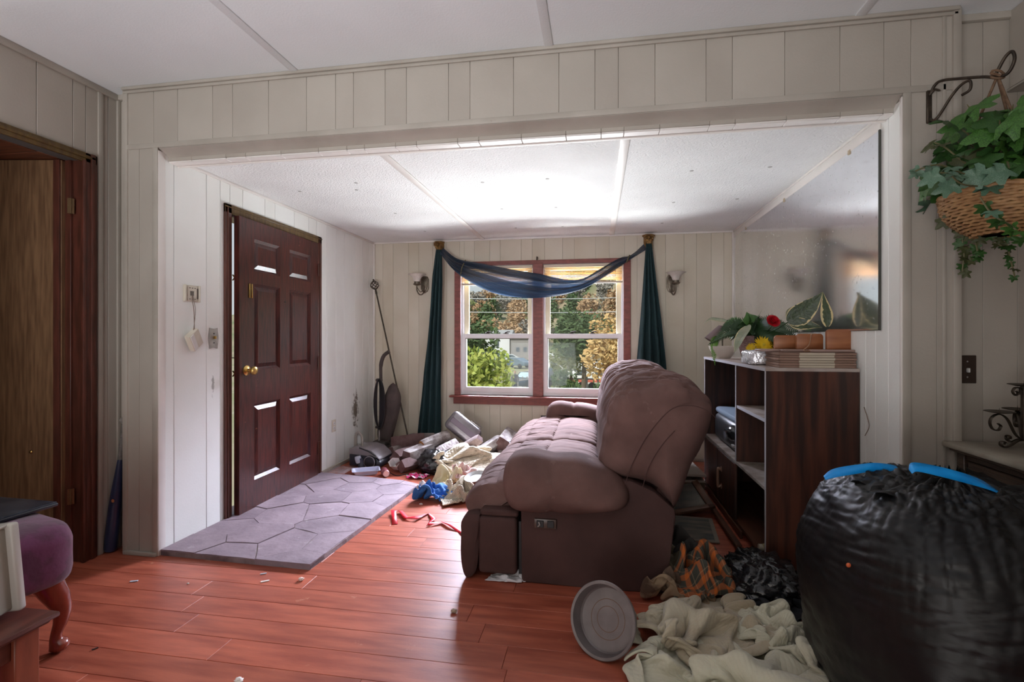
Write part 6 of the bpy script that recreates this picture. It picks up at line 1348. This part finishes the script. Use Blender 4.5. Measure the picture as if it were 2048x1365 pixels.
for (x, y) in ((-1.95, 1.345), (-1.95, .80), (-2.28, 1.345), (-2.28, .80)): B().box(x, x+.075, y, y+.075, 0, .268, .004).end('leg', M('table_leg_cherry', (.26, .07, .035), .4, (.16, .04, .02), 7, stretch=(3, 3, .6)), lt_)
B().box(-1.905, -1.89, .87, 1.345, .19, .268, .002).end('apron_rail', TBW, lt_)
B().box(-2.21, -1.95, 1.38, 1.395, .19, .268, .002).end('apron_rail', TBW, lt_)
cs = thing('plastic_case', 'scuffed cream plastic storage case leaning on the low table', 'storage case', (-2.1, 1.2, .30))
CRM = M('cream_case_plastic', (.36, .34, .28), .5, (.30, .28, .23), 8, dirt=(.12, .10, .07), ds=50, dth=.70); Rs = Matrix.Rotation(math.radians(14), 3, 'Z')@RY(-5)
sc0 = Vector((-2.09, 1.155, .452))
q = B(); q.obox(sc0, (.36, .44, .285), Rs, .012, 3); q.end('body', CRM, cs)
CRR = M('pale_case_rim', (.52, .50, .45), .4)
q = B(); q.obox(sc0+Rs@Vector((.018, .212, .0)), (.372, .030, .30), Rs, .010, 3); q.end('rim', CRR, cs)
q = B(); q.obox(sc0+Rs@Vector((.0, .0, .144)), (.372, .445, .012), Rs, .005, 2); q.end('lid_rim', CRR, cs)
pk_ = thing('pink_garment', 'hot pink fluffy garment stuffed under the low table', 'clothing', (-2.15, 1.05, 0))
q = B(); q.blob((-2.03, 1.18, .10), (.12, .16, .10), None, 2.3, fn=crumple(6, .3), nu=50, nv=30); q.end('cloth', M('hot_pink_fleece', (.55, .02, .20), .9, bump=.6, bs=60), pk_)
# ------------------------------------------------------------------ the yard and hillside beyond the window
SOIL = M('dry_grass_ground', (.36, .30, .20), .95, (.26, .26, .13), .25, dirt=(.45, .40, .32), ds=.6, dth=.6)
yd = holder('ground')
def gz(x, y): return -3.1+(.0 if y < 105 else (y-105)*.03)
q = B()
q.grid(lambda u, v: Vector((-160+320*u, 5.6+300*v, gz(0, 5.6+300*v)+.15*nz(u*30, v*30)+(2.2*max(0, 1-v*300/6))*0)), 60, 60); q.end('lawn', SOIL, yd)
rg = random.Random(21)
def hill(x, y):     # hillside height
    t = max(0, min(1, (y-95)/90)); t = t*t*(3-2*t); side = 30 if x > 6 else (24 if x < -30 else 20)
    k = 1/(1+math.exp(-(x+4)/8)); return -2.5+t*(13+26*k+2.0*math.sin(x*.09))
q = B(); q.grid(lambda u, v: Vector((-200+420*u, 92+110*v, hill(-200+420*u, 92+110*v)-.4)), 80, 30); q.end('hillside', M('hillside_brush', (.34, .27, .18), .95, (.16, .19, .09), .12), yd)
LEAFM = [M('leaf_olive', (.16, .20, .06), .7, (.24, .24, .09), 3), M('leaf_deep', (.055, .10, .035), .7, (.10, .15, .05), 3), M('leaf_russet', (.42, .26, .14), .75, (.50, .34, .20), 3), M('leaf_bright', (.24, .32, .05), .65, (.38, .40, .09), 3), M('leaf_orange', (.55, .34, .13), .7, (.62, .44, .20), 3), M('leaf_grey', (.26, .24, .21), .8, (.34, .31, .27), 3)]
TRUNK = M('tree_bark', (.14, .11, .08), .9)
def crown(name, n_, r, rz, ls, mat, seed, lump=.35):
    rr = random.Random(seed); q = B(); bm = q.bm; cs_ = [Vector((rr.uniform(-.55, .55), rr.uniform(-.55, .55), rr.uniform(-.5, .6))) for _ in range(9)]
    for _ in range(n_):
        c_ = rr.choice(cs_); d_ = Vector((rr.gauss(0, 1), rr.gauss(0, 1), rr.gauss(0, 1))).normalized(); p = c_+d_*(.32+.22*rr.random()); p = Vector((p.x*r, p.y*r, p.z*rz))
        a_ = Vector((rr.gauss(0, 1), rr.gauss(0, 1), rr.gauss(0, .6))).normalized(); b__ = a_.cross(Vector((rr.gauss(0, 1), rr.gauss(0, 1), rr.gauss(0, 1)))).normalized(); s = ls*rr.uniform(.6, 1.3)
        bm.faces.new([bm.verts.new(p+a_*s), bm.verts.new(p+b__*s*.5), bm.verts.new(p-a_*s), bm.verts.new(p-b__*s*.5)])
    me = bpy.data.meshes.new(name); bm.to_mesh(me); bm.free(); me.materials.append(mat); return me
CR = {}
def tree(x, y, z, r, h, mi, label, group=None, n_=1500, ls=.05, trunk=True, cat='tree', name='tree', key=None):
    t = thing(name, label, cat, (x, y, z), group)
    k = (mi, n_, ls, key)
    if k not in CR: CR[k] = crown('foliage', n_, 1, 1, ls, LEAFM[mi], len(CR)+3)
    o = bpy.data.objects.new('foliage', CR[k]); COL.objects.link(o); o.parent = t; o.location = (0, 0, h*.70 if trunk else h*.5); o.scale = (r, r, h*.32 if trunk else h*.55); o.rotation_euler.z = rg.uniform(0, 6)
    if trunk: B().tube([(x, y, z-.3), (x+.05*r, y, z+h*.4), (x, y, z+h*.75)], [r*.09, r*.06, r*.02], 8).end('trunk', TRUNK, t)
    return t
def at(px, py, Y): return PY(px, py, Y)
# near things
c = at(975, 790, 13); tree(c.x-.1, 13, -3.1, 1.05, 4.1, 3, 'bright green sapling close outside the left window half', None, 3600, .075, True, 'bush', 'bush')
c = at(1000, 780, 12.4); tree(c.x+.50, 12.4, -3.1, .5, 3.0, 3, 'low yellow green bush right of the bright sapling', None, 1500, .09, True, 'bush', 'bush', 'b')
c = at(952, 700, 24); tree(c.x-.3, 24, -3.1, 1.6, 5.2, 1, 'dark green tree at the left side of the lower left pane', None, 2600, .075, True)
c = at(1165, 700, 30); tree(c.x, 30, -3.1, 2.1, 6.0, 1, 'dark green tree in the middle of the lower right pane', None, 3400, .065, True)
c = at(1140, 720, 34); tree(c.x, 34, -3.1, 1.6, 4.4, 0, 'olive tree left of the dark tree in the right pane', None, 2400, .07, True)
c = at(1225, 715, 24); tree(c.x+.2, 24, -3.1, 1.6, 5.2, 4, 'orange leaved tree at the right side of the lower right pane', None, 2800, .08, True)
for k, (px, py, Y, r, mi, lab) in enumerate(((1115, 775, 15, .5, 0, 'low olive shrub in the lower left corner of the right pane'), (1148, 785, 14, .42, 1, 'dark low shrub under the white camper van'), (1185, 782, 14.5, .42, 1, 'dark shrub in the centre bottom of the right pane'), (1222, 785, 15, .45, 0, 'olive shrub at the bottom right of the right pane'), (1130, 748, 26, .8, 1, 'dark round shrub beside the camper van'))):
    c = at(px, py, Y); tree(c.x, Y, -3.1, r, 3.1+c.z+r*.35, mi, lab, 'shrubs near the fence', 1300, .10, True, 'shrub', 'shrub', k)
# hillside woods
names_ = {0: 'olive', 1: 'dark green', 2: 'russet', 5: 'grey'}
spots = []
for _ in range(4000):
    y = 106+rg.random()**.8*95; x = (rg.random()-.5)*y*.66-6
    if len(spots) < 120 and all((x-u)**2+(y-v)**2 > 7.4**2 for u, v in spots): spots.append((x, y))
for x, y in spots:
    mi = rg.choice([0, 1, 2, 2, 5, 2]); h = rg.uniform(6.5, 9)
    tree(x, y, hill(x, y)-1, rg.uniform(3.6, 4.4), h, mi, '%s tree in the wood covering the far hillside' % names_[mi], 'trees on the far hillside, %s' % names_[mi], 900, .12, False, key='far')
# houses
def house(px, py, Y, w, h, dp, wall, roof, label, gable=True, wins=()):
    c = at(px, py, Y); z0 = gz(0, Y)-.2; t = thing('house', label, 'house', (c.x, Y, z0)); zt = c.z
    B().box(c.x-w/2, c.x+w/2, Y, Y+dp, z0, zt, .02).end('wall', wall, t, smooth=False)
    q = B(); q.prism([(c.x-w/2-.3, Y-.3, zt), (c.x-w/2-.3, Y+dp/2, zt+h), (c.x-w/2-.3, Y+dp+.3, zt)], (w+.6, 0, 0)); q.end('roof', roof, t, smooth=False)
    for (dx, dz, ww, wh) in wins: B().box(c.x+dx-ww/2, c.x+dx+ww/2, Y-.06, Y+.02, zt-dz-wh, zt-dz, .01).end('window', M('far_window_dark', (.10, .12, .14), .2), t, smooth=False)
WHITE_WALL = M('house_white', (.72, .72, .74), .7); GREY_BOARDS = M('house_grey_wood', (.30, .28, .27), .8, (.22, .2, .19), 2, stretch=(6, 1, 1)); GREY_ROOF = M('roof_grey', (.35, .34, .34), .8)
house(993, 674, 96, 5.2, 1.4, 6, WHITE_WALL, GREY_ROOF, 'white house above the parked sedans in the lower left pane', wins=((0, .8, 1.0, 1.1), (-1.6, 2.6, .9, 1.0)))
house(1042, 678, 94, 4.0, 1.0, 6, GREY_BOARDS, GREY_ROOF, 'grey wooden house beside the white house', wins=((-.6, 1.6, .7, .9), (.8, 1.6, .7, .9)))
house(1108, 712, 58, 2.8, .25, 3, WHITE_WALL, M('roof_white', (.75, .75, .74), .6), 'small white shed at the left side of the lower right pane', wins=((-.1, .4, .7, 1.0),))
# camper van / long white trailer
TY = 42.0; c = at(1182, 755, TY); z0 = -3.1; tv = thing('camper_trailer', 'long white camper trailer with a red stripe beyond the fence', 'trailer', (c.x, TY, z0))
WT = M('trailer_white', (.80, .79, .78), .5)
B().box(c.x-2.9, c.x+2.9, TY, TY+2.2, z0+.4, z0+2.25, .18, seg=3).end('body', WT, tv)
B().box(c.x-2.8, c.x+1.6, TY-.015, TY, z0+.62, z0+.85, .005).end('stripe', M('brick_red_stripe', (.50, .12, .08), .5), tv)
for dx in (-.9, .6): B().box(c.x+dx-.28, c.x+dx+.28, TY-.03, TY, z0+1.2, z0+1.65, .02).end('window', M('far_window_dark', (.10, .12, .14), .2), tv)
for dx in (-.8, .1): B().tube([(c.x+dx, TY-.05, z0+.32), (c.x+dx, TY+.25, z0+.32)], .32, 18).end('wheel', BLACK, tv)
# fence
fe = thing('yard_fence', 'grey post and rail yard fence in the lower right pane', 'fence', at(1190, 770, 34))
for k in range(7):
    x = at(1130+22*k, 770, 34).x; B().box(x-.05, x+.05, 34, 34.08, -3.1, -1.3+.12*(k % 2), .005).end('post', GREY_BOARDS, fe, smooth=False)
for z in (-1.6, -2.3): B().box(at(1125, 770, 34).x, at(1270, 770, 34).x, 34.08, 34.11, z, z+.10).end('rail', GREY_BOARDS, fe, smooth=False)
f2 = thing('board_fence', 'low broken board fence on the dry lawn in the lower left pane', 'fence', at(1035, 745, 40))
for k in range(5): x = at(1018+9*k, 745, 40).x; B().box(x-.05, x+.05, 40, 40.1, -3.1, -1.9).end('post', GREY_BOARDS, f2, smooth=False)
for k in range(4): x0 = at(1018+9*k, 745, 40).x; x1 = at(1027+9*k, 745, 40).x; B().obox(((x0+x1)/2, 39.98, -2.2), (x1-x0, .05, .14), RY(8*(-1)**k)).end('rail', GREY_BOARDS, f2, smooth=False)
# sedans
def sedan(px, py, Y, rz, col, label, s=1.0):
    c = at(px, py, Y); t = thing('sedan', label, 'vehicle', (c.x, Y, gz(0, Y)+.05), 'parked sedans'); z0 = gz(0, Y)+.05; R = RZ(rz); o_ = Vector((c.x, Y, z0))
    PAINTC = M('sedan_paint_%s' % col[0], col[1], .25, coat=.6)
    prof = [(-2.2, .35), (-2.2, .75), (-1.9, .88), (-1.25, .95), (-.75, 1.38), (.75, 1.42), (1.45, .98), (2.1, .9), (2.2, .7), (2.2, .35)]
    q = B(); q.prism([o_+R @ Vector((x*s, -.85*s, z*s)) for x, z in prof], R @ Vector((0, 1.7*s, 0)), .05*s); q.end('body', PAINTC, t)
    q = B()
    q.prism([o_+R @ Vector((x*s, -.87*s, z*s)) for x, z in ((-1.1, .97), (-.7, 1.32), (.7, 1.35), (1.25, .99))], R @ Vector((0, 1.74*s, 0))); q.end('side_glass', M('sedan_glass', (.10, .14, .17), .1), t, smooth=False)
    q = B(); a_ = [o_+R @ Vector((x*s, y*s, z*s)) for x, y, z in ((-1.27, -.75, .97), (-1.27, .75, .97), (-.78, .66, 1.37), (-.78, -.66, 1.37))]; q.prism(a_, R @ Vector((-.03, 0, .02))); q.end('windscreen', M('sedan_windscreen', (.42, .52, .56), .1), t, smooth=False)
    for x in (-1.4, 1.35):
        for y in (-.87, .72): q = B(); q.tube([o_+R @ Vector((x*s, y*s, .33*s)), o_+R @ Vector((x*s, (y+.15)*s, .33*s))], .33*s, 18); q.end('wheel', BLACK, t)
sedan(1066, 768, 42, 60, ('navy', (.03, .045, .06)), 'dark sedan with pale windscreen at the right bottom of the left pane')
sedan(1013, 722, 80, 25, ('white', (.72, .74, .76)), 'white parked sedan in the middle distance of the left pane', 1.1)
sedan(1000, 707, 90, 8, ('dark', (.08, .09, .10)), 'dark van roofed sedan below the white house', 1.15)
sedan(1032, 729, 70, -30, ('blue', (.12, .17, .22)), 'blue grey sedan right of the white parked sedan', 1.0)
sedan(1114, 752, 52, 5, ('grey', (.14, .15, .17)), 'grey sedan in front of the small white shed', .9)
# the person by the dark sedan
PPY = 38.5; pp = at(1030, 783, PPY); z0 = -3.1; pe = thing('person', 'person in a dark jacket standing beside the dark sedan outside', 'person', (pp.x, PPY, z0))
def skin(name, pts, edges, rad, mat, parent):
    me = bpy.data.meshes.new(name); o0 = OFF[parent]; me.from_pydata([Vector(p)-o0 for p in pts], edges, []); o = bpy.data.objects.new(name, me); COL.objects.link(o); o.parent = parent
    m = o.modifiers.new('skin', 'SKIN'); me.skin_vertices[0].data[0].use_root = True
    for k, r_ in enumerate(rad): me.skin_vertices[0].data[k].radius = r_ if isinstance(r_, tuple) else (r_, r_)
    s_ = o.modifiers.new('sub', 'SUBSURF'); s_.levels = 2; s_.render_levels = 2; me.materials.append(mat); return o
bx_, by_ = pp.x, PPY
J_ = lambda x, y, z: (bx_+x, by_+y, z0+z)
skin('body', [J_(0, 0, .93), J_(0, 0, 1.15), J_(0, .02, 1.38), J_(0, .02, 1.47), J_(0, 0, 1.52), J_(-.10, 0, .88), J_(-.11, -.02, .48), J_(-.11, .03, .08), J_(-.12, -.12, .04), J_(.10, 0, .88), J_(.12, .02, .48), J_(.12, .05, .08), J_(.13, -.1, .04), J_(-.19, .02, 1.40), J_(-.26, 0, 1.13), J_(-.2, -.2, 1.0), J_(.19, .02, 1.40), J_(.27, .02, 1.12), J_(.24, -.12, .90)],
     [(0, 1), (1, 2), (2, 3), (3, 4), (0, 5), (5, 6), (6, 7), (7, 8), (0, 9), (9, 10), (10, 11), (11, 12), (2, 13), (13, 14), (14, 15), (2, 16), (16, 17), (17, 18)], [(.15, .11), (.15, .11), (.17, .11), .06, .055, .095, .065, .045, .04, .095, .065, .045, .04, .065, .05, .04, .065, .05, .04], M('dark_jacket', (.05, .05, .06), .8), pe)
q = B(); q.blob(J_(0, -.01, 1.64), (.078, .095, .115), amp=.03); q.blob(J_(0, -.11, 1.63), (.012, .018, .02), nu=8, nv=6); q.end('head', M('skin_tone', (.50, .30, .22), .6), pe)
q = B(); q.blob(J_(0, .012, 1.675), (.085, .095, .10), amp=.1, freq=6); q.end('hair', M('brown_hair', (.16, .09, .05), .8), pe)
# overhead lines
for k, (ya, yb_, lab) in enumerate(((597, 594, 'upper'), (624, 626, 'lower'))):
    q = B(); p0 = at(900, ya, 30); p1 = at(1300, yb_-4*k, 38); q.tube([p0.lerp(p1, t/10)-Vector((0, 0, .10*math.sin(math.pi*t/10))) for t in range(11)], .022, 5); tag(q.end('power_line', M('pale_cable', (.75, .75, .75), .5)), '%s of two pale overhead cables crossing the upper panes' % lab, 'cable', 'overhead cables')
